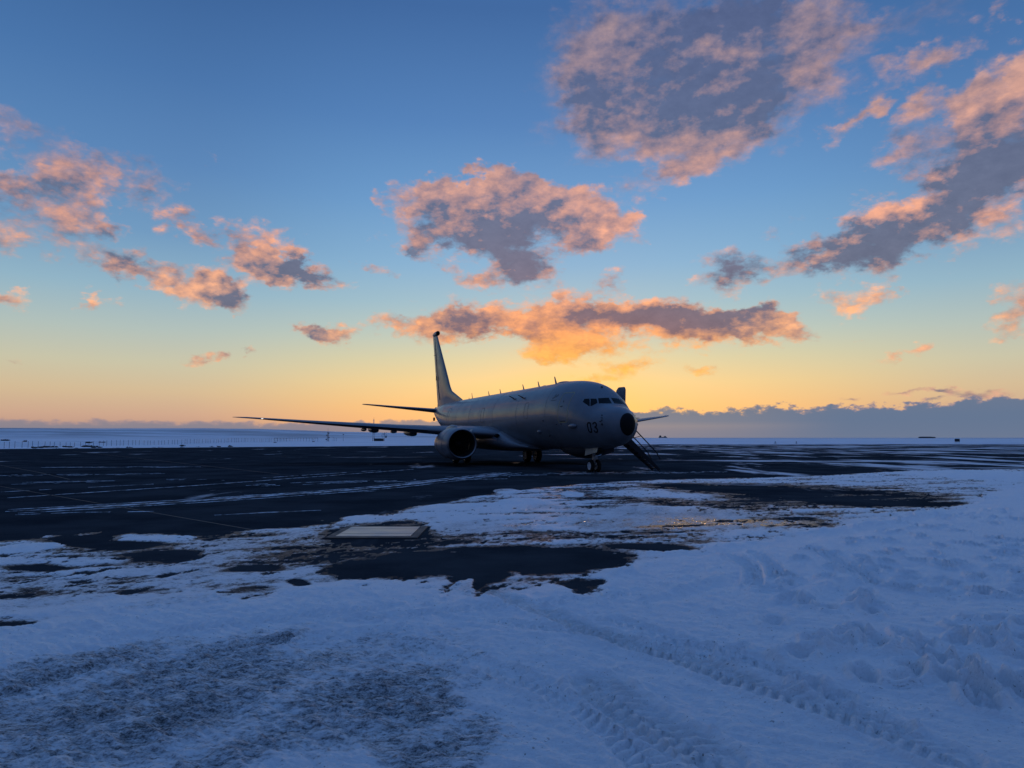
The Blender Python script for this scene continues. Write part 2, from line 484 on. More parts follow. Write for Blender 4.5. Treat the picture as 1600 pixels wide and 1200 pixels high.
def grid_mesh(name, X, Y, Z, mat, attrs=None, kind='structure', label_parent=None):
    nr, nc = X.shape
    me = bpy.data.meshes.new(name)
    me.vertices.add(nr * nc)
    me.vertices.foreach_set('co', np.stack([X, Y, Z], -1).astype(np.float32).ravel())
    i = np.arange(nr * nc).reshape(nr, nc)
    q = np.stack([i[:-1, :-1], i[:-1, 1:], i[1:, 1:], i[1:, :-1]], -1).reshape(-1, 4).astype(np.int32)
    me.loops.add(q.size)
    me.loops.foreach_set('vertex_index', q.ravel())
    me.polygons.add(len(q))
    me.polygons.foreach_set('loop_start', np.arange(0, q.size, 4, dtype=np.int32))
    me.polygons.foreach_set('use_smooth', np.ones(len(q), dtype=bool))
    me.update(calc_edges=True)
    for k, a in (attrs or {}).items():
        at = me.attributes.new(k, 'FLOAT', 'POINT')
        at.data.foreach_set('value', a.astype(np.float32).ravel())
    me.materials.append(mat)
    o = bpy.data.objects.new(name, me)
    link(o)
    o['kind'] = kind
    return o


# ------------------------------------------------------------------ snow and asphalt materials
def snow_nodes(nt, co):
    """colour and height of wind-packed snow"""
    n = nt.noise(co, 2.2, 6.0, 0.6)
    col = nt.mix(nt.sstep(n, 0.3, 0.7), (0.70, 0.74, 0.80, 1), (0.80, 0.83, 0.87, 1))
    return col


m_ground = bpy.data.materials.new('distant_snow')
m_ground.use_nodes = True
_nt = NT(m_ground.node_tree)
_b = m_ground.node_tree.nodes['Principled BSDF']
_co = _nt.n.new('ShaderNodeTexCoord').outputs['Object']
_n1 = _nt.noise(_nt.vmath('MULTIPLY', _co, (0.02, 0.02, 0.3)), 1.0, 7.0, 0.62)
_n2 = _nt.noise(_nt.vmath('MULTIPLY', _co, (0.0016, 0.004, 0.02)), 1.0, 6.0, 0.62)
_c = _nt.mix(_nt.sstep(_n1, 0.35, 0.7), (0.76, 0.79, 0.84, 1), (0.62, 0.66, 0.72, 1))
_far = _nt.sstep(_nt.vmath('LENGTH', _co), 1800.0, 3600.0)
_c = _nt.mix(_nt.math('MULTIPLY', _far, _nt.sstep(_n2, 0.40, 0.66, 0.05, 0.75)), _c, (0.20, 0.22, 0.25, 1))   # bare rock and heath showing through on the far hills
_nt.l.new(_c, _b.inputs['Base Color'])
_b.inputs['Roughness'].default_value = 0.65
_b.inputs['Specular IOR Level'].default_value = 0.4

m_asph = bpy.data.materials.new('apron_asphalt')
m_asph.use_nodes = True
_nt = NT(m_asph.node_tree)
_b = m_asph.node_tree.nodes['Principled BSDF']
_geo = _nt.n.new('ShaderNodeNewGeometry').outputs['Position']
_n = _nt.noise(_geo, 0.35, 6.0, 0.6)
_nf = _nt.noise(_geo, 60.0, 3.0, 0.6)
_base = _nt.mix(_nt.sstep(_n, 0.3, 0.7), (0.020, 0.023, 0.028, 1), (0.050, 0.053, 0.058, 1))
_base = _nt.mix(_nt.sstep(_nf, 0.5, 0.75, 0.0, 0.6), _base, (0.10, 0.10, 0.105, 1))
# blown snow lying in patches and drifts far out on the apron
_rot = _nt.n.new('ShaderNodeMapping')
_rot.inputs['Rotation'].default_value = (0, 0, R(28))
_rot.inputs['Scale'].default_value = (0.20, 0.055, 1)
_nt.l.new(_geo, _rot.inputs['Vector'])
_sn = _nt.noise(_rot.outputs[0], 1.0, 9.0, 0.62)
_rot2 = _nt.n.new('ShaderNodeMapping')
_rot2.inputs['Scale'].default_value = (0.035, 0.10, 1)
_nt.l.new(_geo, _rot2.inputs['Vector'])
_sn2 = _nt.noise(_rot2.outputs[0], 1.0, 9.0, 0.66)
_px = _nt.sep(_geo)
_th = _nt.sstep(_px[0], -14.0, 40.0, 0.635, 0.525)          # more snow lies towards the right
_fade = _nt.sstep(_px[1], 10.0, 30.0)
_cov = _nt.sstep(_nt.math('SUBTRACT', _nt.math('MAXIMUM', _sn, _nt.math('ADD', _sn2, 0.0)), _th), -0.01, 0.07)
_cov = _nt.math('MULTIPLY', _cov, _fade)
_cov = _nt.math('MULTIPLY', _cov, 0.8)
_nt.l.new(_nt.mix(_cov, _base, (0.74, 0.77, 0.82, 1)), _b.inputs['Base Color'])
_nt.l.new(_nt.sstep(_cov, 0.0, 1.0, 0.85, 0.6), _b.inputs['Roughness'])
_nt.l.new(_nt.sstep(_cov, 0.0, 1.0, 0.0, 0.25), _b.inputs['Specular IOR Level'])
_bp = _nt.n.new('ShaderNodeBump')
_bp.inputs['Strength'].default_value = 0.5
_bp.inputs['Distance'].default_value = 0.006
_nt.l.new(_nf, _bp.inputs['Height'])
_nt.l.new(_bp.outputs[0], _b.inputs['Normal'])

m_snow = bpy.data.materials.new('packed_snow')
m_snow.use_nodes = True
_nt = NT(m_snow.node_tree)
_b = m_snow.node_tree.nodes['Principled BSDF']
_geo = _nt.n.new('ShaderNodeNewGeometry').outputs['Position']
_ic = _nt.n.new('ShaderNodeAttribute')
_ic.attribute_name = 'ice'
_ice = _ic.outputs['Fac']
_dt = _nt.n.new('ShaderNodeAttribute')
_dt.attribute_name = 'dirt'
_gl = _nt.n.new('ShaderNodeAttribute')
_ba = _nt.n.new('ShaderNodeAttribute')
_ba.attribute_name = 'bare'
_gl.attribute_name = 'glaze'
_na = _nt.noise(_geo, 2.2, 6.0, 0.6)
_nr = _nt.n.new('ShaderNodeMapping')
_nr.inputs['Rotation'].default_value = (0, 0, R(35))
_nr.inputs['Scale'].default_value = (1.0, 2.6, 1)
_nt.l.new(_geo, _nr.inputs['Vector'])
_nb = _nt.noise(_nr.outputs[0], 9.0, 8.0, 0.68)
_nd = _nt.noise(_nr.outputs[0], 26.0, 6.0, 0.7)
_nc = _nt.noise(_geo, 55.0, 4.0, 0.6)
_scol = _nt.mix(_nt.sstep(_na, 0.3, 0.7), (0.88, 0.89, 0.92, 1), (0.94, 0.94, 0.95, 1))
_icol = _nt.mix(_nt.sstep(_nc, 0.35, 0.7), (0.075, 0.082, 0.092, 1), (0.34, 0.35, 0.37, 1))
_icol = _nt.mix(_nt.sstep(_na, 0.52, 0.66, 0.0, 0.3), _icol, (0.13, 0.115, 0.085, 1))
_icol = _nt.mix(_ba.outputs['Fac'], _icol, _nt.mix(_nt.sstep(_nc, 0.45, 0.7), (0.022, 0.025, 0.030, 1), (0.07, 0.075, 0.08, 1)))
_sp = _nt.math('ADD', _nt.math('ADD', _nt.math('MULTIPLY', _nb, 0.5), _nt.math('MULTIPLY', _nd, 0.35)), _nt.math('MULTIPLY', _nc, 0.15))
_k = _nt.sstep(_nt.math('SUBTRACT', _nt.math('MULTIPLY_ADD', _ice, 0.34, 0.24), _sp), -0.10, 0.10)     # 0 snow, 1 bare ice
_k = _nt.math('MULTIPLY', _k, _nt.sstep(_ice, 0.03, 0.2))
_scol = _nt.mix(_nt.sstep(_nd, 0.42, 0.70, 0.0, 0.22), _scol, (0.50, 0.54, 0.60, 1))
_gr = _nt.noise(_geo, 34.0, 2.0, 0.5)
_scol = _nt.mix(_nt.math('MULTIPLY', _nt.sstep(_gr, 0.66, 0.72), _nt.sstep(_na, 0.42, 0.62, 0.15, 0.8)), _scol, (0.22, 0.21, 0.20, 1))     # grit and crumbs, with the dark of small dents put into the colour
_col = _nt.mix(_k, _scol, _icol)
_col = _nt.mix(_nt.math('MULTIPLY', _dt.outputs['Fac'], _nt.sstep(_nb, 0.35, 0.62, 0.1, 0.8)), _col, (0.26, 0.22, 0.17, 1))
_nt.l.new(_col, _b.inputs['Base Color'])
_nt.l.new(_nt.sstep(_k, 0.0, 1.0, 0.52, _nt.sstep(_gl.outputs['Fac'], 0.0, 1.0, 0.55, 0.17)), _b.inputs['Roughness'])
_nt.l.new(_nt.sstep(_k, 0.0, 1.0, 0.42, _nt.sstep(_gl.outputs['Fac'], 0.0, 1.0, 0.04, 0.5)), _b.inputs['Specular IOR Level'])
_bp = _nt.n.new('ShaderNodeBump')
_bp.inputs['Strength'].default_value = 0.8
_bp.inputs['Distance'].default_value = 0.048
_nt.l.new(_nt.math('ADD', _nt.math('ADD', _nt.math('MULTIPLY', _nb, 0.9), _nt.math('MULTIPLY', _nd, 0.55)), _nt.math('MULTIPLY_ADD', _k, -0.25, _nt.math('MULTIPLY', _nc, 0.22))), _bp.inputs['Height'])
_nt.l.new(_bp.outputs[0], _b.inputs['Normal'])

# ------------------------------------------------------------------ ground: one snowy sheet out to the horizon, hills to the left
APRON = [(-300, -60), (300, -60), (300, 204), (151, 204), (38, 203), (-10, 176), (-42, 151), (-86, 117), (-140, 76), (-300, -40)]
_az = np.radians(np.concatenate([np.arange(-180, -52, 4.0), np.arange(-52, 52, 0.25), np.arange(52, 180.1, 4.0)]))
_r = np.concatenate([np.linspace(0.5, 90, 12), np.linspace(95, 460, 150), np.geomspace(470, 9000, 120), np.geomspace(9500, 90000, 14)])
RR, AA = np.meshgrid(_r, _az, indexing='ij')
GX_, GY_ = RR * np.sin(AA), RR * np.cos(AA)
ED = np.array([(-300, -40), (-140, 76), (-86, 117), (-42, 151), (-10, 176), (38, 203), (151, 204), (300, 204)], float)


def ground_h(x, y):
    e = y - np.interp(x, ED[:, 0], ED[:, 1])             # metres beyond the apron edge
    out = sst(e, 0.0, 30.0)
    azd = np.degrees(np.arctan2(x, y))
    rr = np.hypot(x, y)
    left = sst(azd, -14.0, -30.0)
    h = -0.06 + out * (fbm(x / 26, y / 26, 4, 3) * 0.35 + 0.10 * fbm(x / 6, y / 6, 3, 5))
    h = h + out * left * (-1.0 + 1.5 * sst(rr, 230, 420))
    h = h + sst(e, 0.5, 5.0) * 0.16 * sst(e, 16.0, 6.0) * (0.6 + 0.8 * fbm(x / 9, y / 9, 3, 8))  # ploughed bank along the edge
    h = h * sst(rr, 1500, 500) + sst(rr, 500, 1500) * -0.6
    top = np.interp(azd, [-60, -45, -36, -30, -24, -20, -16, -12, -8, -4, 0, 4], [62, 62, 60, 63, 66, 63, 52, 43, 36, 28, 14, 0])
    hill = top * sst(rr, 2600, 5200) * sst(rr, 9000, 6500)
    hill = hill * (1 + 0.10 * fbm(x / 1500, y / 1500, 4, 21)) + np.where(top > 5, 1, 0) * sst(rr, 2400, 3500) * sst(rr, 9000, 6500) * 2.5 * fbm(x / 260, y / 260, 4, 22)
    return np.where(rr > 1500, h + hill, h)


ground = grid_mesh('ground', GX_, GY_, ground_h(GX_, GY_), m_ground)

bm = bmesh.new()
bm.faces.new([bm.verts.new((x, y, 0.0)) for x, y in APRON])
me = bpy.data.meshes.new('apron')
bm.to_mesh(me)
bm.free()
me.materials.append(m_asph)
apron = link(bpy.data.objects.new('apron', me))
apron['kind'] = 'structure'

m_joint = material('joint_sealant', (0.10, 0.075, 0.06), 0.8, var=0.4, vscale=2.0)
for pts, w in ((((-44, 48.1), (-19.85, 27.02), (-5.3, 14.33), (-3.9, 13.1)), 0.045), (((-60, 75), (-35.08, 47.65), (-25.84, 37.97), (-20, 31.5)), 0.06),
               (((-62, 98.0), (-44.0, 75.8), (-19.69, 45.54), (-12, 36)), 0.08)):
    b = MB()
    L_, R_ = [], []
    for i, p in enumerate(pts):
        q0, q1 = Vector(pts[max(0, i - 1)]), Vector(pts[min(len(pts) - 1, i + 1)])
        d = (q1 - q0).normalized()
        L_.append((p[0] - d.y * w / 2, p[1] + d.x * w / 2, 0.004))
        R_.append((p[0] + d.y * w / 2, p[1] - d.x * w / 2, 0.004))
    b.loft([L_, R_], closed=False)
    b.build('pavement_joint', m_joint, apron, smooth=0)

# ------------------------------------------------------------------ snow lying on the apron: thickness above the asphalt
BOUND = np.array([(-60, 14.5), (-14, 13.0), (-9.1, 12.5), (-7.9, 12.1), (-7.3, 13.4), (-5.8, 13.4), (-5.2, 14.1), (-4.1, 14.9), (-3.7, 17.0), (-2.7, 18.5), (-1.0, 22.6), (1.7, 27.0), (5.5, 30.2), (13.9, 33.6), (21.0, 38.0), (30.8, 41.8), (60, 52)])
SOLID = np.array([(-60, 7.0), (-5.5, 7.5), (-3.8, 8.3), (-2.0, 9.0), (0.0, 8.3), (1.5, 10.1), (3.3, 11.9), (6.2, 13.9), (11.9, 18.5), (19.8, 27.0), (40, 40), (60, 48)])
DARK = [(-1.41,10.31,1.05,1.13,1.0),(-0.57,9.6,0.4,1.16,1.0),(0.6,11.01,1.22,1.29,1.0),(0.72,8.8,0.31,0.48,1.3),(2.43,12.09,0.67,0.49,1.0),(9.64,23.36,3.89,3.51,1.0),(10.88,19.79,2.38,1.14,1.0),(7.74,26.33,3.41,2.71,0.9),(-6.93,10.16,0.71,0.34,1.0),(-6.96,12.31,0.91,0.51,1.0),(-5.53,11.25,0.73,0.42,0.8),(-5.43,10.84,0.5,0.39,1.0),(-3.66,10.06,0.56,0.34,0.8),(-2.76,8.95,0.18,0.23,1.0),(-4.63,8.73,0.2,0.18,0.8),(-3.21,8.62,0.32,0.21,0.9),(-3.02,8.32,0.19,0.16,0.9),(-4.78,7.34,0.65,0.23,0.9),(-4.99,7.17,0.33,0.19,0.9),(-2.66,13.86,1.09,1.21,1.2),(-4.69,9.74,0.14,0.18,1.0)]
SNOWY = [(-8.28,11.95,0.5,0.55,1.2),(-6.56,13.07,0.73,0.41,0.8),(-8.3,13.76,0.18,0.27,0.9),(-8.82,13.41,0.15,0.22,0.8),(-3.54,16.1,1.04,0.75,0.6),(-1.3,17.76,1.97,2.16,0.5),(0.72,15.74,2.91,1.69,0.5),(1.78,19.42,2.7,2.21,0.4),(5.48,23.9,2.66,2.23,0.4),(-0.61,8.91,0.15,0.53,1.0),(23.57,36.62,4.07,6.73,0.6),(-0.23,24.76,0.5,1.19,1.0),(2.01,23.1,0.38,1.03,1.0),(0.38,20.57,0.76,1.23,0.8),(4.06,17.76,2.14,1.84,0.5)]
SLUSH = [(-2.45,5.24,1.94,1.35,1.0),(-1.35,5.37,0.85,0.97,1.0),(-0.66,4.63,0.56,0.6,1.0),(-1.16,6.41,0.59,0.48,0.7),(-0.65,6.51,0.42,0.44,0.8),(-2.02,6.41,0.95,0.39,0.6),(-2.75,4.73,0.88,0.74,0.6),(-0.63,6.93,0.39,0.27,0.6),(-0.1,5.58,0.62,0.44,0.5),(0.37,5.18,0.29,0.37,0.5),(-4.2,12.45,1.61,1.9,0.9),(3.6,15.74,2.33,1.69,1.0),(2.6,17.76,2.63,2.48,0.8),(5.69,17.76,1.48,1.53,0.8),(-0.52,14.14,1.18,1.75,0.8),(-3.84,9.39,1.74,1.28,0.7),(-5.67,8.45,1.1,1.03,0.8),(-0.17,9.6,0.8,1.06,0.8),(-3.84,10.06,0.84,0.58,0.9),(2.48,5.12,0.28,0.12,0.2),(2.77,5.41,0.3,0.07,0.5)]
STREAKS = [[(-15.88,21.65),(-12.14,28.13),(-5.77,41.83)],[(-13.0,17.76),(-9.52,20.78),(-5.59,25.36),(-2.86,31.1),(0.0,37.97)],[(-20.95,28.52),(-18.3,30.19),(-13.63,31.57)],[(-12.37,16.89),(-10.96,17.61),(-8.85,17.91)],[(-7.42,16.89),(-6.12,17.61),(-4.76,18.22)],[(-10.56,27.38),(-6.66,30.19),(0.0,32.06)],[(9.24,40.2),(-1.24,33.63)]]
TRACKS = [([(-0.31,8.62),(0.21,7.83),(0.84,6.61),(1.4,5.97),(1.86,5.18),(2.31,4.53),(2.49,4.1)], 0.16, 0.026), ([(0.63,5.37),(0.85,4.73),(1.02,4.39),(1.13,4.1)], 0.2, 0.03), ([(1.04,7.17),(1.43,6.61),(1.68,6.23)], 0.11, 0.02), ([(3.89,11.25),(3.75,10.06),(3.46,9.18)], 0.12, 0.02), ([(5.04,11.75),(4.76,10.06),(4.55,8.8)], 0.13, 0.022)]
RIDGES = [([(1.56,10.06),(2.05,11.25),(3.29,12.02),(6.24,13.95),(8.64,15.74),(12.54,19.42)], 0.28, 0.09), ([(3.22,8.06),(3.83,8.62),(4.46,9.18)], 0.16, 0.06), ([(1.65,8.28),(2.24,8.8),(2.82,9.39)], 0.14, 0.05), ([(-0.81,8.91),(-0.58,9.18)], 0.08, 0.05)]
FEET = [(2.82,6.51),(3.14,6.17),(4.05,6.41),(4.18,6.26),(3.5,5.88),(5.6,8.13),(5.94,8.28),(3.26,7.83),(3.05,6.51),(3.59,6.23),(2.69,5.44),(3.24,5.3),(3.53,5.18),(4.18,5.88),(7.91,11.13),(7.12,10.57),(6.41,10.06),(7.18,11.75),(6.08,11.13),(5.29,10.57),(5.07,11.13),(5.29,9.39),(5.47,8.99),(5.18,9.83),(8.38,12.09),(8.97,12.45),(8.74,13.67),(7.5,12.83),(6.7,12.45),(5.84,12.09),(4.33,10.57),(4.09,9.18),(3.44,8.8),(5.03,8.28),(4.68,8.45),(3.97,7.83),(3.35,7.55),(4.06,8.28),(6.74,9.39),(6.09,9.18),(10.4,15.17),(11.37,15.74),(10.18,16.36),(8.43,14.63),(7.24,13.67),(12.52,17.76),(2.38,5.88),(3.16,5.58),(3.81,5.3),(3.26,5.06),(5.01,6.93),(4.48,6.61)]


def ell(x, y, e):
    return np.clip(1 - ((x - e[0]) / e[2]) ** 2 - ((y - e[1]) / e[3]) ** 2, -2.6, 1)


def polydist(x, y, pts):
    """distance to a polyline and length along it"""
    bd, bs, bside = np.full(x.shape, 1e9), np.zeros(x.shape), np.zeros(x.shape)
    s0 = 0.0
    for (ax, ay), (bx, by) in zip(pts[:-1], pts[1:]):
        dx, dy = bx - ax, by - ay
        L = math.hypot(dx, dy)
        t = np.clip(((x - ax) * dx + (y - ay) * dy) / L ** 2, 0, 1)
        d = np.hypot(x - ax - t * dx, y - ay - t * dy)
        m = d < bd
        bd = np.where(m, d, bd)
        bs = np.where(m, s0 + t * L, bs)
        bside = np.where(m, np.sign((x - ax) * dy - (y - ay) * dx), bside)
        s0 += L
    return bd, bs, bside


def smooth_poly(pts, k=6):
    p = np.array(pts, float)
    t = np.linspace(0, len(p) - 1, (len(p) - 1) * k + 1)
    out = np.stack([np.interp(t, np.arange(len(p)), p[:, j]) for j in (0, 1)], 1)
    for _ in range(3):
        out[1:-1] = 0.25 * out[:-2] + 0.5 * out[1:-1] + 0.25 * out[2:]
    return [tuple(q) for q in out]


_vv = np.concatenate([np.linspace(1275, 790, 430), np.linspace(788.5, 714, 150)])
_depth = 1.88 * 1080.0 / (_vv - 684.0)
_depth = np.concatenate([[1.2, 2.2, 3.0], _depth])
_t = np.linspace(-1, 1, 1200)
SY = np.repeat(_depth[:, None], len(_t), 1)
SX = _t[None, :] * (0.80 * SY + 2.4)
wx, wy = SX + 0.5 * fbm(SX / 1.7, SY / 1.7, 3, 40), SY + 0.5 * fbm(SX / 1.7, SY / 1.7, 3, 50)
# coverage: negative bare asphalt, positive snow
yb = np.interp(wx, BOUND[:, 0], BOUND[:, 1])
ys = np.interp(wx, SOLID[:, 0], SOLID[:, 1])
zone = sst(yb + 0.6 - wy, -0.6, 1.0)
sol = sst(ys + 0.8 - wy, 0.0, 1.6)
nA = fbm(SX / 1.9 + 0.3 * SY, SY / 2.6, 7, 1, 0.6)
nB = fbm((SX * 0.87 - SY * 0.5) / 0.7, (SX * 0.5 + SY * 0.87) / 2.4, 6, 9, 0.6)
nF = fbm(SX / 0.22, SY / 0.3, 5, 15, 0.62)
nM = fbm((SX * 0.9 - SY * 0.42) / 0.42, (SX * 0.42 + SY * 0.9) / 1.1, 6, 18, 0.66)
C = -0.75 + 0.98 * zone + 0.55 * sol + (0.40 * nA + 0.34 * nB) * (0.30 + 0.70 * zone) * (1 - 0.5 * sol) + (0.34 * nF + 0.62 * nM) * (1 - 0.78 * sol) * (0.35 + 0.65 * zone)
mid = zone * (1 - 0.85 * sol)
nH = fbm((SX + 0.25 * SY) / 3.2, (SY - 0.25 * SX) / 0.75, 6, 24, 0.62)
C += 0.75 * nH * mid
for e in ((1.8, 17.0, 6.5, 5.5), (-1.0, 11.2, 2.4, 1.8), (8.5, 24.0, 8.0, 6.0), (-5.0, 12.0, 3.5, 1.6)):
    C -= 0.27 * mid * sst(ell(wx, wy, e) + 0.5 * nA + 0.4 * nB, -0.3, 0.7)
C -= 1.1 * mid * sst(0.95 * nF + 0.95 * nM + 0.5 * nB, 0.12, 0.85)
for e in DARK:
    C -= (0.80 if e[0] > -2.2 and e[1] < 13 else 0.70) * e[4] * (0.62 if e[0] > 7 else 1.0) * sst(ell(wx, wy, (e[0], e[1], e[2] * 0.9, e[3] * 0.9)) + 0.9 * nF + 1.0 * nM + 0.9 * nH + 0.3 * nB, -0.9, 1.0)
for e in SNOWY:
    C += 0.75 * e[4] * sst(ell(SX + 0.15 * nF, SY + 0.2 * nF, e) + 0.3 * nA, -0.2, 0.5)
C -= sst(SY, 46, 52) * 1.5
# pit cover kept clear
pit = np.maximum(np.abs(SX + 2.63 + (SY - 13.9) * 0.0) - 0.84, np.abs(SY - 13.93) - 0.86)
C -= 2.0 * sst(pit, 0.10, -0.02)
C = C + 0.22                                            # a thin icy film reaches past the snow proper
T = np.where(C > 0.2, 0.004 + 0.031 * (1 - np.exp(-(C - 0.2) / 0.35)), np.where(C > 0, 0.004, 0.05 * C))
slush = np.zeros_like(C)
for e in SLUSH:
    slush = np.maximum(slush, e[4] * (0.62 * sst(ell(wx, wy, e) + 0.5 * nB + 0.4 * nA, -0.75, 0.3) + 0.38 * sst(0.9 * nB + 0.9 * nM + 0.5 * nA + 0.3 * ell(wx, wy, e), -0.5, 0.9)))
T *= np.where(C > 0.2, 1 - 0.55 * slush, 1)
full = sst(C, 0.45, 1.0)
# relief of the packed snow
rough_ = fbm(SX / 0.9, SY / 0.9, 5, 30, 0.55)
rip = fbm((SX * 0.8 - SY * 0.6) / 0.45, (SX * 0.6 + SY * 0.8) / 0.10, 4, 33, 0.6)
soft = sst(SX - 0.35 * SY + 1.2, -1.0, 3.0)                     # deeper, softer snow to the right
T += full * (0.034 * rough_ * (1 - 0.7 * soft) + 0.030 * rip * (1 - 0.45 * soft) + 0.036 * fbm(SX / 0.15, SY / 0.15, 5, 36, 0.6) * (0.5 + 0.6 * slush))
T += full * soft * (0.04 + 0.030 * fbm(SX / 1.6, SY / 1.6, 3, 70))
# tyre tracks with lug prints
dirt = np.zeros_like(C)
TRACKS += [([(-0.14, 7.16), (0.62, 6.69), (1.38, 6.18), (2.05, 5.64), (2.3, 5.0)], .10, .018), ([(-0.93, 6.37), (-0.2, 5.81), (0.37, 5.14), (0.69, 4.51), (0.8, 3.9)], .15, .024), ([(1.17, 6.37), (1.83, 6.18), (2.2, 5.35), (2.4, 4.53)], .12, .02),
           ([(-1.62, 7.27), (-0.69, 7.55), (0.22, 8.0), (1.24, 8.35)], .12, .016), ([(-3.7, 6.6), (-2.5, 7.2), (-1.3, 7.8)], .12, .014), ([(3.42, 11.5), (3.44, 10.0), (3.0, 8.75)], .12, .02), ([(-3.8, 5.2), (-3.1, 6.0), (-1.9, 6.6), (-1.0, 6.9)], .14, .016)]
for k, (pts, hw_, dep) in enumerate(TRACKS):
    dep = dep * 1.9
    d, s_, side = polydist(SX, SY, smooth_poly(pts))
    ins = sst(d, hw_ * 1.1, hw_ * 0.75)
    lug = 0.5 + 0.5 * np.sin(2 * np.pi * (s_ / (0.105 + 0.02 * (k % 3)) + side * 0.25 - d / hw_ * 0.75) + 0.9 * nF + 0.5 * nM)
    msk = ins * full * np.clip(0.9 + 0.6 * nA + 0.5 * nM, 0.1, 1.3)
    T += msk * (-dep + dep * 0.95 * sst(lug, 0.25, 0.75) + 0.006 * nF)
    T += full * sst(np.abs(d - hw_ * 1.25), hw_ * 0.3, 0) * dep * 0.45 * (1 + nF)
    dirt = np.maximum(dirt, 0.55 * ins * (k < 2) * np.clip(0.5 + nA, 0, 1))
# windrows
for pts, w_, h_ in RIDGES:
    d, s_, side = polydist(SX + 0.06 * nF, SY + 0.06 * nF, smooth_poly(pts))
    d = d * side
    T += full * h_ * np.exp(-(d / w_) ** 2) * (0.7 + 0.7 * nF + 0.5 * nA)
    T -= full * h_ * 0.4 * np.exp(-((d - 1.7 * w_) / w_) ** 2)
# footprints and trodden snow
rs = np.random.default_rng(5)
feet = []
for fx, fy in FEET:
    for j in range(2 if fy > 7 else 3):
        feet.append((fx + rs.normal(0, 0.10 + 0.02 * fy) * (j > 0), fy + rs.normal(0, 0.10 + 0.035 * fy) * (j > 0), rs.uniform(0.12, 0.18), rs.uniform(0.06, 0.09), rs.uniform(-0.9, 0.9), rs.uniform(0.030, 0.065)))
for j in range(40):                                   # trails wandering off to the right
    q = rs.uniform(0, 1)
    feet.append((4.5 + q * 9 + rs.normal(0, 1.4), 8.2 + q * 10 + rs.normal(0, 1.0), 0.15, 0.075, rs.uniform(-0.9, 0.9), rs.uniform(0.02, 0.05)))
for fx, fy, a_, b_, ro, dep in feet:
    r0 = np.searchsorted(_depth, fy - 0.7), np.searchsorted(_depth, fy + 0.7)
    cx = int((fx / (0.80 * fy + 2.4) + 1) / 2 * (len(_t) - 1))
    cw = int(0.7 / (0.80 * max(fy - 0.7, 1) + 2.4) * len(_t) / 2) + 2
    sl = (slice(max(0, r0[0]), r0[1]), slice(max(0, cx - cw), min(len(_t), cx + cw)))
    x_, y_, n_ = SX[sl] - fx, SY[sl] - fy, nF[sl]
    if x_.size == 0:
        continue
    c_, s_ = math.cos(ro + 1.2), math.sin(ro + 1.2)
    q = np.sqrt(((x_ * c_ + y_ * s_) / a_) ** 2 + ((-x_ * s_ + y_ * c_) / b_) ** 2) + 0.22 * n_
    T[sl] += full[sl] * (-dep * 1.7 * sst(q, 1.08, 0.72) + 0.034 * np.exp(-((q - 1.5) / 0.35) ** 2) * (1 + 1.2 * n_))
# scuffed heaps at the right edge of the frame and clods by the tracks
for hx, hy, hr, hh in ((3.55, 5.30, 0.26, 0.07), (3.9, 5.15, 0.22, 0.06), (3.15, 5.35, 0.16, 0.05), (4.1, 5.6, 0.3, 0.07), (3.2, 6.05, 0.2, 0.05), (0.33, 7.35, 0.07, 0.05), (-1.02, 5.35, 0.10, 0.05)):
    q = np.hypot(SX - hx, SY - hy) / hr + 0.7 * nF
    T += full * hh * 0.35 * sst(q, 1.3, 0.3) * (0.8 + 0.6 * nF)
for j in range(160):
    hx, hy = rs.uniform(-1.5, 5), rs.uniform(4.0, 9.0)
    hr = rs.uniform(0.015, 0.04)
    r0 = np.searchsorted(_depth, hy - 0.15), np.searchsorted(_depth, hy + 0.15)
    cx = int((hx / (0.80 * hy + 2.4) + 1) / 2 * (len(_t) - 1))
    sl = (slice(r0[0], r0[1]), slice(max(0, cx - 25), min(len(_t), cx + 25)))
    q = np.hypot(SX[sl] - hx, SY[sl] - hy) / hr
    T[sl] += full[sl] * hr * 0.7 * np.sqrt(np.clip(1 - q * q, 0, 1))
T = np.where(C > 0.0, np.maximum(T, 0.002), T)
ice = np.clip(np.maximum(slush * 0.85, sst(C, 0.85, 0.05) * (0.85 + 0.45 * sst(C, 0.30, 0.0)) * np.clip(0.9 + 0.5 * nB + 0.4 * nM, 0, 1.25)), 0, 1.3)
bare = sst(C, 0.5, 0.15)
glaze = np.clip(0.30 * sst(SY, 9.0, 12.5) + 0.8 * sst(ell(wx, wy, (3.0, 15.6, 3.6, 1.2)) + 0.5 * nM, -0.3, 0.6), 0, 1)
snow = grid_mesh('snow', SX, SY, T, m_snow, {'ice': ice, 'dirt': dirt, 'glaze': glaze, 'bare': bare})

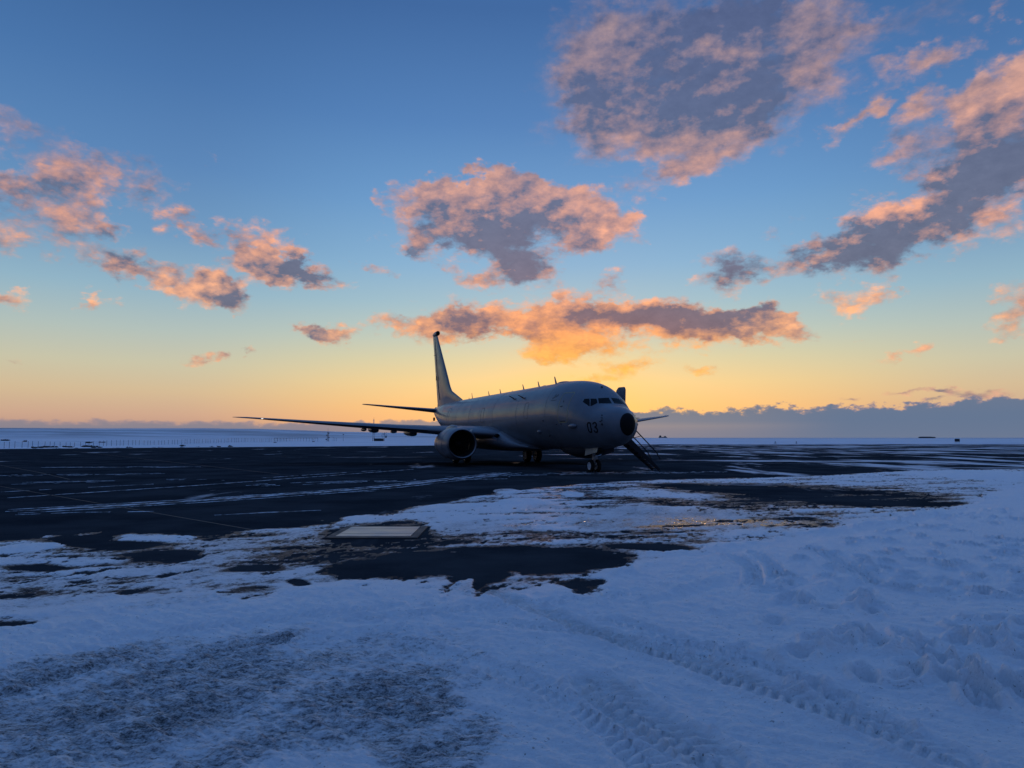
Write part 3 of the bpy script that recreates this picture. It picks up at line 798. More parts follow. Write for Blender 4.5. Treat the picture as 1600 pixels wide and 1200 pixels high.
# long drifted streaks and wheel marks of snow farther out on the bare asphalt: one thin irregular sheet
b = MB()
rk = np.random.default_rng(3)
EXTRA = [[(-17.9, 24.0), (-12.6, 31.0), (-7.5, 40.5)], [(-26, 34.5), (-18, 36.5)], [(-30, 44), (-20, 45)], [(-9.0, 22.8), (-7.2, 23.4)], [(-6.2, 24.0), (-4.6, 24.6)],
         [(-8.8, 15.9), (-8.2, 16.0)], [(-7.3, 16.5), (-6.7, 16.6)], [(1.5, 36.0), (4.5, 38.6)], [(6.0, 37.0), (12, 38.5)], [(-3.4, 33.5), (4, 36.2), (8, 36.6)]]
for k, pts in enumerate(STREAKS + EXTRA):
    w0 = ([0.14, 0.34, 0.16, 0.10, 0.12, 0.22, 0.30] + [0.12, 0.18, 0.25, 0.16, 0.14, 0.16, 0.14, 0.16, 0.22, 0.14])[k]
    P_ = np.array(smooth_poly(pts, 10))
    seg = np.hypot(*np.diff(P_, axis=0).T)
    cum = np.concatenate([[0], np.cumsum(seg)])
    n = int(cum[-1] / 0.10)
    tt = np.linspace(0, cum[-1], n)
    px_, py_ = np.interp(tt, cum, P_[:, 0]), np.interp(tt, cum, P_[:, 1])
    dx_, dy_ = np.gradient(px_), np.gradient(py_)
    L_ = np.hypot(dx_, dy_)
    nx_, ny_ = -dy_ / L_, dx_ / L_
    ends = np.clip(np.minimum(tt, cum[-1] - tt) / 1.2, 0.0, 1)
    for lane, (off, ws) in enumerate(((0, 1.0), (0.55, 0.35), (-0.7, 0.25)) if w0 > 0.15 else ((0, 1.0),)):
        wob = fbm(tt / 1.6, tt * 0 + k * 3.3 + lane, 5, 80 + k, 0.6)
        wl = w0 * ws * np.clip(0.55 + 1.1 * wob + 0.25, 0, 2) * ends
        wr = w0 * ws * np.clip(0.55 + 1.1 * fbm(tt / 1.3, tt * 0 + k * 1.7 + 9 + lane, 5, 90 + k, 0.6) + 0.15, 0, 2) * ends
        sh_ = off + 0.10 * fbm(tt / 3.0, tt * 0 + k, 3, 95)
        gate = fbm(tt / 2.2, tt * 0 + k * 5.1 + lane * 2, 4, 70 + k, 0.6)
        for i in range(n - 1):
            if gate[i] < (-0.42 if k < 2 else -0.12 if lane == 0 else 0.05) or max(wl[i], wr[i]) < 0.015 or max(wl[i + 1], wr[i + 1]) < 0.015:
                continue
            q = [(px_[j] + nx_[j] * (sh_[j] + sg * w_[j]), py_[j] + ny_[j] * (sh_[j] + sg * w_[j]), zz) for j in (i, i + 1) for sg, w_, zz in ((-1, wr, 0.003), (0, wr, 0.012), (1, wl, 0.003))]
            b.add(q, [(0, 1, 4, 3), (1, 2, 5, 4)])
m_drift = bpy.data.materials.new('thin_blown_snow')
m_drift.use_nodes = True
_nt = NT(m_drift.node_tree)
_b = m_drift.node_tree.nodes['Principled BSDF']
_geo = _nt.n.new('ShaderNodeNewGeometry').outputs['Position']
_q = _nt.noise(_nt.vmath('MULTIPLY', _geo, (3.0, 1.6, 1.0)), 1.0, 8.0, 0.7)
_nt.l.new(_nt.mix(_nt.sstep(_q, 0.38, 0.62), (0.05, 0.055, 0.06, 1), (0.60, 0.63, 0.68, 1)), _b.inputs['Base Color'])
_b.inputs['Roughness'].default_value = 0.7
_b.inputs['Specular IOR Level'].default_value = 0.1
o = b.build('snow_drift', m_drift, None, smooth=60)
o['kind'] = 'stuff'


# ------------------------------------------------------------------ patrol aircraft (local axes: s aft of the nose, y to starboard, z up)
m_paint = material('grey_aircraft_paint', (0.14, 0.155, 0.18), 0.40, spec=0.35, var=0.10, vscale=1.3, coat=0.25)
m_paint2 = material('grey_panel_paint', (0.15, 0.16, 0.185), 0.34, var=0.05, vscale=1.0)
m_wing = material('wing_paint', (0.14, 0.155, 0.18), 0.38, var=0.08, vscale=0.9)
m_dark = material('dark_grey_mark', (0.025, 0.028, 0.034), 0.5, spec=0.3)
m_number = material('black_numerals', (0.006, 0.007, 0.009), 0.6, spec=0.1)
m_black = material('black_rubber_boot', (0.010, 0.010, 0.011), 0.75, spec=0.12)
m_glass = material('cockpit_glass', (0.003, 0.004, 0.006), 0.12, spec=0.12)
m_metal = material('bare_metal', (0.20, 0.20, 0.22), 0.42, metal=1.0, var=0.1, vscale=4.0)
m_steel = material('strut_steel', (0.30, 0.31, 0.32), 0.45, metal=0.6)
m_tyre = material('tyre_rubber', (0.012, 0.012, 0.012), 0.85, spec=0.2, bump=0.3, bscale=40)
m_rim = material('white_wheel_rim', (0.55, 0.56, 0.58), 0.45, var=0.15, vscale=8)
m_fan = material('fan_blade', (0.03, 0.03, 0.035), 0.45, metal=0.5)
m_faint = material('faded_stencil', (0.07, 0.078, 0.09), 0.5)
m_yellow = material('dull_yellow_marking', (0.30, 0.26, 0.14), 0.45)
m_spot = material('glowing_wing_spot', (0.9, 0.9, 0.85), 0.3)  # emission gives the bright warm spot on the starboard leading edge
m_spot.node_tree.nodes['Principled BSDF'].inputs['Emission Color'].default_value = (1.0, 0.9, 0.75, 1)
m_spot.node_tree.nodes['Principled BSDF'].inputs['Emission Strength'].default_value = 0.8
m_bulge = material('shaded_radome_fairing', (0.035, 0.037, 0.042), 0.6, spec=0.3)  # darker than the paint: underside shade put into the colour

ST = np.array([  # s, half width, bottom, widest height, top
    (.12, .0, 2.60, 2.60, 2.60), (.15, .17, 2.35, 2.60, 2.84), (.22, .29, 2.18, 2.60, 2.99), (.36, .44, 1.99, 2.60, 3.12), (.59, .64, 1.79, 2.60, 3.25), (.9, .91, 1.61, 2.60, 3.40), (1.4, 1.16, 1.47, 2.62, 3.54),
    (1.8, 1.33, 1.39, 2.64, 3.64), (2.3, 1.48, 1.32, 2.73, 4.06), (2.8, 1.60, 1.27, 2.83, 4.46), (3.4, 1.71, 1.24, 2.95, 4.78), (4.2, 1.80, 1.21, 3.09, 4.99), (5.2, 1.86, 1.19, 3.22, 5.12), (6.5, 1.88, 1.18, 3.3, 5.19),
    (24, 1.88, 1.18, 3.3, 5.19), (26, 1.87, 1.24, 3.33, 5.19), (27.5, 1.83, 1.40, 3.40, 5.19), (29.5, 1.70, 1.83, 3.56, 5.18), (31.5, 1.48, 2.36, 3.78, 5.16), (33.5, 1.17, 2.93, 4.03, 5.11), (35.5, .80, 3.53, 4.30, 5.01), (37, .48, 3.98, 4.46, 4.86), (37.8, .28, 4.26, 4.52, 4.74), (38.02, .12, 4.42, 4.53, 4.64)])


def pchip(xs, ys, x):
    h = np.diff(xs)
    dl = np.diff(ys) / h
    m = np.zeros(len(xs))
    m[0], m[-1] = dl[0], dl[-1]
    for i in range(1, len(xs) - 1):
        if dl[i - 1] * dl[i] > 0:
            a, b = 2 * h[i] + h[i - 1], h[i] + 2 * h[i - 1]
            m[i] = (a + b) / (a / dl[i - 1] + b / dl[i])
    x = min(max(x, xs[0]), xs[-1])
    i = int(min(max(np.searchsorted(xs, x) - 1, 0), len(xs) - 2))
    t = (x - xs[i]) / h[i]
    return (2 * t ** 3 - 3 * t ** 2 + 1) * ys[i] + (t ** 3 - 2 * t ** 2 + t) * h[i] * m[i] + (-2 * t ** 3 + 3 * t ** 2) * ys[i + 1] + (t ** 3 - t ** 2) * h[i] * m[i + 1]


def fus(s):
    return [pchip(ST[:, 0], ST[:, k], s) for k in (1, 2, 3, 4)]


def skin(s, z, side=1, off=0.0):
    """point on the fuselage side at station s and height z, moved out by off"""
    hw, zb, zm, zt = fus(s)
    h = (zt - zm) if z > zm else (zm - zb)
    q = min(max((z - zm) / h, -0.9999), 0.9999)
    y = hw * math.sqrt(1 - q * q)
    n = Vector((0, y / hw ** 2, (z - zm) / h ** 2)).normalized()
    hw2 = fus(s + 0.05)[0]
    n.x = -(hw2 - hw) / 0.05 * abs(n.y)
    n.normalize()
    return Vector((s + n.x * off, side * (y + n.y * off), z + n.z * off))


def inside(s, y, z):
    hw, zb, zm, zt = fus(s)
    h = (zt - zm) if z > zm else (zm - zb)
    return (y / max(hw, 1e-6)) ** 2 + ((z - zm) / max(h, 1e-6)) ** 2 < 1


def nose_skin(y, z, off=0.0):
    """point on the forward fuselage that projects to (y, z) seen from ahead"""
    a, b = 0.0, 8.0
    for _ in range(40):
        m = (a + b) / 2
        if inside(m, y, z):
            b = m
        else:
            a = m
    p = Vector((b, y, z))
    if off:
        e = 0.03
        q = [nose_skin(y + e, z), nose_skin(y - e, z), nose_skin(y, z + e), nose_skin(y, z - e)]
        n = (q[0] - q[1]).cross(q[2] - q[3]).normalized()
        if n.x > 0:
            n = -n
        p += n * off
    return p


plane = thing('patrol_aircraft', 'grey twin engined jet patrol aircraft numbered 03 parked on the dark apron', 'aircraft', (5.929, 34.402, 0.0), R(111.0244))
S_ = [0.124, .14, .16, .2, .25, .32, .38] + list(np.arange(.45, 6.6, .16)) + list(np.arange(7, 24, 1.0)) + list(np.arange(24, 38.0, .45)) + [38.02]
rings = []
for s in S_:
    hw, zb, zm, zt = fus(s)
    rg = []
    for k in range(72):
        t = 2 * math.pi * k / 72
        sn = math.sin(t)
        rg.append((s, hw * math.cos(t), zm + (zt - zm if sn > 0 else zm - zb) * sn))
    rings.append(rg)
fuselage = MB().loft(rings).build('fuselage', m_paint, plane, smooth=50)
# black nose cap
rings = []
for s in (0.12, .14, .17, .21, .25, .29, .33, .35, .355):
    hw, zb, zm, zt = fus(max(s, 0.124))
    e = 0.012 if s < .353 else -0.01
    rings.append([(s - (0.012 if s < .34 else 0), (hw + e) * math.cos(t), zm + ((zt - zm if math.sin(t) > 0 else zm - zb) + e) * math.sin(t)) for t in [2 * math.pi * k / 40 for k in range(40)]])
MB().loft(rings).build('nose_cap', m_black, fuselage, smooth=50)
# skin joints round the body
for s in (6.4, 11.0, 15.5, 21.0, 24.6, 28.4, 33.0):
    rings = []
    for q, e in ((-.014, -.006), (-.012, .004), (.012, .004), (.014, -.006)):
        hw, zb, zm, zt = fus(s + q)
        rings.append([(s + q, (hw + e) * math.cos(t), zm + ((zt - zm if math.sin(t) > 0 else zm - zb) + e) * math.sin(t)) for t in [2 * math.pi * k / 60 for k in range(60)]])
    MB().loft(rings, True, False).build('skin_joint', m_faint, fuselage, smooth=50)
# cockpit windows
for side in (1, -1):
    for quad in (((1.285, 3.765), (1.165, 3.93), (.985, 3.935), (1.150, 3.51)), ((1.120, 3.515), (.945, 3.935), (.700, 3.925), (.755, 3.70)), ((.705, 3.672), (.610, 3.950), (.03 if side > 0 else .12, 3.985), (.03 if side > 0 else .12, 3.665))):
        n = 8
        rows = []
        for i in range(n + 1):
            u = i / n
            row = []
            for j in range(n + 1):
                w = j / n
                a, b, c, d = [Vector(p) for p in quad]
                p = (a * (1 - w) + b * w) * (1 - u) + (d * (1 - w) + c * w) * u
                row.append(nose_skin(side * p.x, p.y, 0.012))
            rows.append(row)
        MB().loft(rows, closed=False, caps=False).build('cockpit_window', m_glass, fuselage, smooth=60)


def strip(path, width, side, off, mat, name, closed=False, parent=None, step=0.06):
    """painted line or groove following the fuselage side along (s, z) points"""
    P_ = []
    pts = path + [path[0]] if closed else path
    for (s0, z0), (s1, z1) in zip(pts[:-1], pts[1:]):
        k = max(1, int(math.hypot(s1 - s0, z1 - z0) / step))
        P_ += [(s0 + (s1 - s0) * i / k, z0 + (z1 - z0) * i / k) for i in range(k)]
    P_.append(pts[-1])
    A_, B_, C_, D_ = [], [], [], []
    for i, (s, z) in enumerate(P_):
        p0 = P_[max(0, i - 1)] if not closed else P_[(i - 1) % (len(P_) - 1)]
        p1 = P_[min(len(P_) - 1, i + 1)] if not closed else P_[(i + 1) % (len(P_) - 1)]
        ds, dz = p1[0] - p0[0], p1[1] - p0[1]
        L = math.hypot(ds, dz) or 1
        ns, nz = -dz / L * width / 2, ds / L * width / 2
        A_.append(skin(s + ns, z + nz, side, off))
        B_.append(skin(s - ns, z - nz, side, off))
        C_.append(skin(s - ns, z - nz, side, -0.01))
        D_.append(skin(s + ns, z + nz, side, -0.01))
    return MB().loft([[a, b, c, d] for a, b, c, d in zip(A_, B_, C_, D_)], True, True).build(name, mat, parent or fuselage, smooth=40)


def arc(cs, cz, rs_, rz, a0, a1, n=10):
    return [(cs + rs_ * math.cos(R(a0 + (a1 - a0) * i / n)), cz + rz * math.sin(R(a0 + (a1 - a0) * i / n))) for i in range(n + 1)]


for side in (1, -1):
    f = (lambda s: s) if side == 1 else (lambda s: 1.70 * 2 - s)
    zero = [(f(s), z) for s, z in arc(1.915, 2.57, .105, .085, 0, 180) + arc(1.915, 2.25, .105, .085, 180, 360)]
    strip(zero, 0.07, side, 0.006, m_number, 'number_zero', closed=True)
    # the 3 opens aft on the starboard side (reads towards the nose)
    top = [(f(1.555 + .105 * math.cos(R(a))), 2.545 + .11 * math.sin(R(a))) for a in range(10, 271, 20)]
    bot = [(f(1.555 + .110 * math.cos(R(a))), 2.285 + .125 * math.sin(R(a))) for a in range(90, 351, 20)]
    strip(top + bot, 0.07, side, 0.006, m_number, 'number_three')


def rrect(s0, s1, z0, z1, r=.12):
    return arc(s1 - r, z1 - r, r, r, 0, 90, 4) + arc(s0 + r, z1 - r, r, r, 90, 180, 4) + arc(s0 + r, z0 + r, r, r, 180, 270, 4) + arc(s1 - r, z0 + r, r, r, 270, 360, 4)


for side in (1, -1):
    strip(rrect(17.45, 18.05, 3.0, 4.02), 0.05, side, 0.004, m_faint, 'exit_outline', closed=True)
    strip(rrect(9.05, 9.62, 3.05, 4.02), 0.035, side, 0.004, m_faint, 'exit_outline', closed=True)
    strip(rrect(26.6, 27.3, 2.75, 4.35), 0.04, side, 0.004, m_faint, 'door_outline', closed=True)
    strip(rrect(31.9, 32.25, 3.3, 3.75, .05), 0.05, side, 0.004, m_faint, 'panel_outline', closed=True)
strip(rrect(3.72, 4.72, 2.72, 4.35), 0.045, 1, 0.004, m_yellow, 'door_outline', closed=True)
strip([(4.30, 3.60), (4.52, 3.60)], 0.05, 1, 0.012, m_dark, 'door_handle')
strip([(4.30, 3.82), (4.36, 3.92)], 0.05, 1, 0.008, m_dark, 'door_window')
strip([(3.95, 2.78), (4.50, 2.78)], 0.05, 1, 0.006, m_dark, 'door_sill_mark')
# small faded flag and lettering block high on the side, too small to read
for s0, z0, s1, z1, w in ((5.75, 4.10, 5.35, 4.22, .10), (5.60, 4.22, 5.50, 4.36, .06), (5.32, 4.20, 5.22, 4.32, .10), (5.85, 3.98, 5.20, 3.99, .035)):
    strip([(s0, z0), (s1, z1)], w, 1, 0.005, m_faint, 'crest_mark')
# probes, ports and blisters on the starboard side
for s, z, r in ((1.24, 3.02, .05), (1.15, 2.76, .06), (1.12, 2.56, .085), (6.72, 2.86, .06), (6.6, 1.99, .07), (4.45, 2.64, .05), (5.0, 2.62, .05), (3.0, 4.62, .05)):
    for side in (1, -1):
        p, q = skin(s, z, side, -.02), skin(s, z, side, .03)
        MB().tube(p, q, r * .8, r * .6, 12).build('static_port', m_dark, fuselage)
for s, z, r in ((3.29, 2.50, (.42, .16, .13)), (7.75, 2.24, (.22, .13, .11))):
    for side in (1, -1):
        p = skin(s, z, side, -.01)
        MB().ellipsoid(p, r).build('side_blister', m_paint2, fuselage, smooth=80)
for s in (1.15, 1.2):
    for side in (1, -1):
        a = skin(s, 2.9 if s < 1.18 else 2.72, side, -.01)
        b_ = a + Vector((0, side * .10, 0))
        MB().tube(a, b_, .02, .02, 8).tube(b_, b_ + Vector((-.16, side * .01, 0)), .018, .01, 8).build('pitot_probe', m_dark, fuselage)


def blade(s, z, h, c, y=0.0, out=Vector((0, 0, 1)), name='blade_antenna', mat=None, th=.045):
    out = out.normalized()
    side = out.cross(Vector((1, 0, 0))).normalized()
    rings = []
    for t, sc in ((-.08, 1.0), (0, 1.0), (.5, .72), (.92, .48), (1.0, .36)):
        o = Vector((s + .62 * c * max(t, 0) * 1.25, y, z)) + out * h * t
        cc = c * sc
        rings.append([o + Vector((x * cc, 0, 0)) + side * (w * th * sc) for x, w in ((-.5, 0), (-.2, .5), (.25, .45), (.5, 0), (.25, -.45), (-.2, -.5))])
    MB().loft(rings).build(name, mat or m_paint2, fuselage, smooth=40)


for s, h, c in ((8.88, .50, .32), (11.54, .40, .28), (14.24, .40, .28), (18.88, .38, .26), (21.54, .38, .26), (25.88, .50, .22), (26.78, .16, .14), (16.3, .09, .22)):
    blade(s, 5.18, h, c)
for s, y, z in ((12.1, 1.52, 4.41), (10.42, 1.55, 4.38)):
    for side in (1, -1):
        n = Vector((0, y / 1.88 ** 2, (z - 3.3) / 1.89 ** 2)).normalized()
        n.y *= side
        blade(s, z, .36, .34, side * y, n, mat=m_dark, th=.07)
        b = MB()
        b.ellipsoid((s - .05, side * y, z), (.30, .06, .06))
        b.build('antenna_foot', m_paint2, fuselage, smooth=80)
MB().ellipsoid((7.7, 0, 5.15), (.75, .38, .13), 20, 12).build('satellite_fairing', m_paint2, fuselage, smooth=80)
MB().ellipsoid((10.6, 0, 5.17), (.30, .18, .07), 16, 10).build('satellite_fairing', m_paint2, fuselage, smooth=80)
MB().ellipsoid((37.85, 0, 4.83), (.30, .14, .12), 16, 10).build('tail_light_fairing', m_paint2, fuselage, smooth=80)
MB().box((36.9, .46, 3.72), (.5, .10, .34)).build('tail_sensor', m_dark, fuselage, bevel=.03)
# rounded fairing under the forward fuselage, belly shade put into its dark colour
rings = []
for s, w, zb, zt in ((3.95, .42, 1.02, 1.35), (4.3, .55, .90, 1.4), (5.0, .66, .84, 1.45), (5.8, .68, .83, 1.45), (6.5, .64, .87, 1.45), (7.1, .54, .96, 1.42), (7.6, .38, 1.09, 1.36), (7.95, .2, 1.17, 1.3)):
    zc, h = zt, zt - zb
    rings.append([(s, w * math.copysign(abs(math.cos(t)) ** .8, math.cos(t)), zc - h * abs(math.sin(t)) ** .8 if math.sin(t) < 0 else zc + .03 * math.sin(t)) for t in [2 * math.pi * k / 28 for k in range(28)]])
MB().loft(rings).build('belly_fairing', m_bulge, fuselage, smooth=60)
# wing to body fairing
rings = []
for s, w, zb, zt in ((10.6, 1.2, 1.17, 1.4), (11.4, 1.62, 1.12, 1.62), (12.2, 1.84, 1.05, 1.85), (13.0, 2.0, 1.0, 2.15), (14.0, 2.14, .96, 2.5), (16, 2.22, .95, 2.6), (19, 2.2, .96, 2.4), (21, 2.05, 1.0, 2.2), (22.3, 1.8, 1.06, 2.0), (23.4, 1.4, 1.15, 1.7)):
    zc, h = (zb + zt) / 2, (zt - zb) / 2
    rings.append([(s, w * math.copysign(abs(math.cos(t)) ** .75, math.cos(t)), zc + h * math.copysign(abs(math.sin(t)) ** .75, math.sin(t))) for t in [2 * math.pi * k / 44 for k in range(44)]])
MB().loft(rings).build('wing_root_fairing', m_paint, fuselage, smooth=60)
for s, y, r in ((14.0, 2.12, .16),):
    for side in (1, -1):
        MB().ellipsoid((13.72, side * 2.16, 2.02), (.10, .20, .14)).build('landing_light', m_glass, fuselage, smooth=80)

AF = [(1.0, .002), (.9, .022), (.75, .046), (.6, .062), (.45, .072), (.3, .075), (.2, .069), (.1, .053), (.05, .039), (.02, .025), (.005, .012)]


def airfoil(le, chord, z, t, camber=.012):
    """closed section in (s, z); t is the thickness to chord ratio"""
    k = t / .15
    up = [(le + chord * x, z + chord * (y * k + camber * (1 - (2 * x - 1) ** 2))) for x, y in AF]
    lo = [(le + chord * x, z + chord * (-y * k * .85 + camber * (1 - (2 * x - 1) ** 2))) for x, y in AF[::-1]]
    return up + [(le, z)] + lo


def wing_z(y, side):
    tip = 3.40 if side > 0 else 3.98
    q = (y - 1.9) / 16.9
    return 2.12 + (tip - 2.12) * (0.86 * q + 0.14 * q * q)


WS = [(1.2, 13.7, 21.45, .14), (1.9, 14.15, 21.45, .14), (3.5, 15.05, 21.45, .135), (5.4, 16.15, 21.5, .125), (8.0, 17.62, 22.02, .115), (11.0, 19.25, 22.64, .11), (14.0, 20.9, 23.25, .105), (17.16, 22.62, 23.92, .10), (17.8, 23.25, 24.42, .10), (18.4, 24.2, 24.98, .10), (18.82, 25.1, 25.4, .10)]
for side in (1, -1):
    rings = [[(s, side * y, z) for s, z in airfoil(le, te - le, wing_z(y, side), t)] for y, le, te, t in WS]
    wing = MB().loft(rings).build('wing', m_wing, plane, smooth=50)
    # bright leading edge slats
    rings = []
    for y, le, te, t in [w for w in WS if 5.9 < w[0] < 17] if False else [(6.2, 16.6, 21.68, .122), (8.0, 17.62, 22.02, .115), (11.0, 19.25, 22.64, .11), (14.0, 20.9, 23.25, .105), (16.6, 22.3, 23.8, .10)]:
        c = te - le
        sec = [(le + c * x, wing_z(y, side) + c * (yy * t / .15 + .012 * (1 - (2 * x - 1) ** 2))) for x, yy in ((.08, .0545), (.04, .042), (.012, .025))]
        sec += [(le - .02, wing_z(y, side) + .01)] + [(le + c * x, wing_z(y, side) + c * (-yy * t / .15 * .85 + .012 * (1 - (2 * x - 1) ** 2))) for x, yy in ((.012, .025), (.04, .042))]
        rings.append([(s, side * y, z) for s, z in sec])
    MB().loft(rings).build('slat', m_metal, wing, smooth=60)
    for y, s0, ln, zz in ((6.45, 19.6, 3.4, -.12), (9.1, 20.35, 2.9, -.06)):
        z = wing_z(y, side) + zz
        rings = []
        for q, w, h in ((0, .20, .14), (.04, .28, .20), (.15, .31, .235), (.5, .30, .22), (.8, .2, .15), (1, .04, .04)):
            rings.append([(s0 + ln * q, side * y + w * .92 * math.copysign(abs(math.cos(t)) ** .7, math.cos(t)), z - .10 + .08 * q + h * math.copysign(abs(math.sin(t)) ** .7, math.sin(t))) for t in [2 * math.pi * k / 20 for k in range(20)]])
        MB().loft(rings).build('flap_fairing', m_wing, wing, smooth=45)
    for y in (8.0, 9.95):
        le = np.interp(y, [w[0] for w in WS], [w[1] for w in WS])
        z = wing_z(y, side)
        rings = []
        for q, w, h in ((0, .03, .05), (.12, .09, .10), (.5, .12, .13), (.85, .10, .10), (1, .03, .04)):
            rings.append([(le + .7 + 2.0 * q, side * y + w * math.cos(t), z - .22 + h * math.sin(t)) for t in [2 * math.pi * k / 14 for k in range(14)]])
        MB().loft(rings).build('store_pylon', m_wing, wing, smooth=45)
    MB().ellipsoid((22.44, side * 16.8, wing_z(16.8, side) + .01), (.06, .09, .04)).build('leading_edge_spot', m_spot if side > 0 else m_rim, wing, smooth=80)  # small bump at the leading edge, only the starboard one made to glow
    # turbofan engine
    ey, ez = side * 4.83, 1.47
    b = MB()
    out = [(.06, .885), (.02, .91), (0, .94), (.02, .97), (.08, 1.0), (.25, 1.04), (.6, 1.085), (1.1, 1.115), (1.7, 1.12), (2.4, 1.08), (3.1, .99), (3.8, .86), (4.0, .82)]
    inn = [(.06, .885), (.14, .855), (.3, .82), (.6, .80), (1.0, .79)]
    b.lathe(out, (12.85, ey, ez), 's', 48, .94)
    engine = b.build('engine', m_paint2, plane, smooth=60)
    MB().lathe(inn, (12.85, ey, ez), 's', 48, .96).build('inlet_duct', m_fan, engine, smooth=60)
    MB().lathe([(.065, .87), (.0, .92), (-.008, .94), (0, .955), (.03, .985), (.085, 1.008)], (12.845, ey, ez), 's', 48, .94).build('inlet_lip', m_metal, engine, smooth=70)
    MB().lathe([(1.12, .001), (1.12, .80)], (12.85, ey, ez), 's', 40).build('fan_back', m_black, engine, smooth=0)
    for k in range(24):
        a = 2 * math.pi * k / 24
        d, tn = Vector((0, math.cos(a), math.sin(a))), Vector((0, -math.sin(a), math.cos(a)))
        c = Vector((13.87, ey, ez))
        MB().loft([[c + d * r + tn * w + Vector((-x, 0, 0)), c + d * r - tn * w + Vector((x, 0, 0)), c + d * r - tn * w * .9 + Vector((x + .012, 0, 0)), c + d * r + tn * w * .9 + Vector((-x + .012, 0, 0))] for r, w, x in ((.2, .03, .10), (.5, .06, .07), (.775, .08, .04))]).build('fan_blade', m_fan, engine, smooth=30)
    MB().lathe([(.62, .001), (.68, .07), (.85, .17), (1.02, .23)], (12.85, ey, ez), 's', 24).build('spinner', m_fan, engine, smooth=70)
    MB().lathe([(3.9, .62), (4.5, .55), (5.2, .42), (5.25, .40), (4.6, .44)], (12.85, ey, ez), 's', 28).build('exhaust_nozzle', m_steel, engine, smooth=60)
    rings = []
    for s, z0, z1, w in ((13.75, 2.40, 2.50, .05), (14.3, 2.40, 2.70, .16), (15.2, 2.3, 2.76, .22), (16.2, 2.1, 2.60, .24), (17.4, 1.9, 2.45, .22), (18.6, 1.95, 2.3, .12)):
        rings.append([(s, ey + w * math.copysign(abs(math.cos(t)) ** .6, math.cos(t)), (z0 + z1) / 2 + (z1 - z0) / 2 * math.sin(t)) for t in [2 * math.pi * k / 16 for k in range(16)]])
    MB().loft(rings).build('pylon', m_paint2, engine, smooth=50)
    MB().loft([[(13.4, ey - side * .78, ez + .72), (14.3, ey - side * .86, ez + .80), (14.3, ey - side * .84, ez + .83), (13.4, ey - side * .76, ez + .75)],
               [(13.75, ey - side * .98, ez + .93), (14.25, ey - side * 1.06, ez + 1.0), (14.25, ey - side * 1.05, ez + 1.02), (13.75, ey - side * .97, ez + .95)]]).build('nacelle_strake', m_metal, engine, smooth=0)
    for s_ in (1.02, 2.55):
        r_ = 1.116 if s_ < 2 else 1.066
        MB().lathe([(s_, r_ - .02), (s_, r_), (s_ + .03, r_), (s_ + .03, r_ - .02)], (12.85, ey, ez), 's', 48, .94).build('cowl_seam', m_faint, engine, smooth=30)
    # tailplane
    TS = [(.3, 33.75, 38.0, .10), (1.2, 34.35, 38.15, .10), (4.0, 36.2, 38.75, .09), (6.8, 38.05, 39.33, .09), (7.17, 38.5, 39.4, .08)]
    rings = [[(s, side * y, z) for s, z in airfoil(le, te - le, 4.42 + .105 * y, t, 0)] for y, le, te, t in TS]
    tail = MB().loft(rings).build('tailplane', m_wing, plane, smooth=50)
    MB().loft([[(38.05 + .10 * y + q, side * y, 4.42 + .105 * y + dz) for q, dz in ((-.02, .015), (.03, 0), (-.02, -.015))] for y in (1.2, 4.0, 6.6)]).build('elevator_edge', m_dark, tail, smooth=0)

# fin with its dorsal fillet
FS = [(4.9, 28.0, 37.4, .012), (5.28, 28.77, 37.32, .02), (5.6, 29.9, 37.41, .034), (6.0, 31.3, 37.5, .05), (6.25, 32.15, 37.58, .06), (6.7, 32.75, 37.7, .075), (7.8, 33.72, 38.02, .09), (9.0, 34.78, 38.38, .095), (11.06, 36.6, 39.0, .095), (12.0, 37.42, 39.28, .095), (12.28, 37.75, 39.36, .09)]
rings = []
for z, le, te, t in FS:
    c = te - le
    tt = t if z < 6.5 else t
    rings.append([(le + c * x, y * c * tt / .15, z) for x, y in AF] + [(le, 0, z)] + [(le + c * x, -y * c * tt / .15, z) for x, y in AF[::-1]])
fin = MB().loft(rings).build('fin', m_paint, plane, smooth=50)
b = MB()
rings = [[(37.2 + 2.2 * q, r * math.cos(t), 12.42 + r * 1.15 * math.sin(t)) for t in [2 * math.pi * k / 20 for k in range(20)]] for q, r in ((.10, .20), (.3, .22), (.6, .20), (.85, .12), (1, .03))]
b.loft(rings).build('fin_tip_fairing', m_paint2, fin, smooth=60)
MB().ellipsoid((37.42, 0, 12.42), (.26, .205, .24)).build('fin_tip_sensor', m_black, fin, smooth=80)
for side in (1, -1):
    yy = side * .30
    MB().box((36.9, side * .262, 7.80), (.34, .02, .42)).build('fin_emblem', m_dark, fin)
    MB().box((38.05, side * .128, 10.25), (.9, .02, .035)).build('rudder_joint', m_dark, fin)
    MB().loft([[(36.2 + (z - 5.6) * .318 + q, side * y, z) for q, y in ((0, ya), (.03, ya), (.03, ya - .05), (0, ya - .05))] for z, ya in ((5.6, .105), (8, .20), (10, .165), (12, .10))]).build('rudder_joint', m_faint, fin, smooth=0)


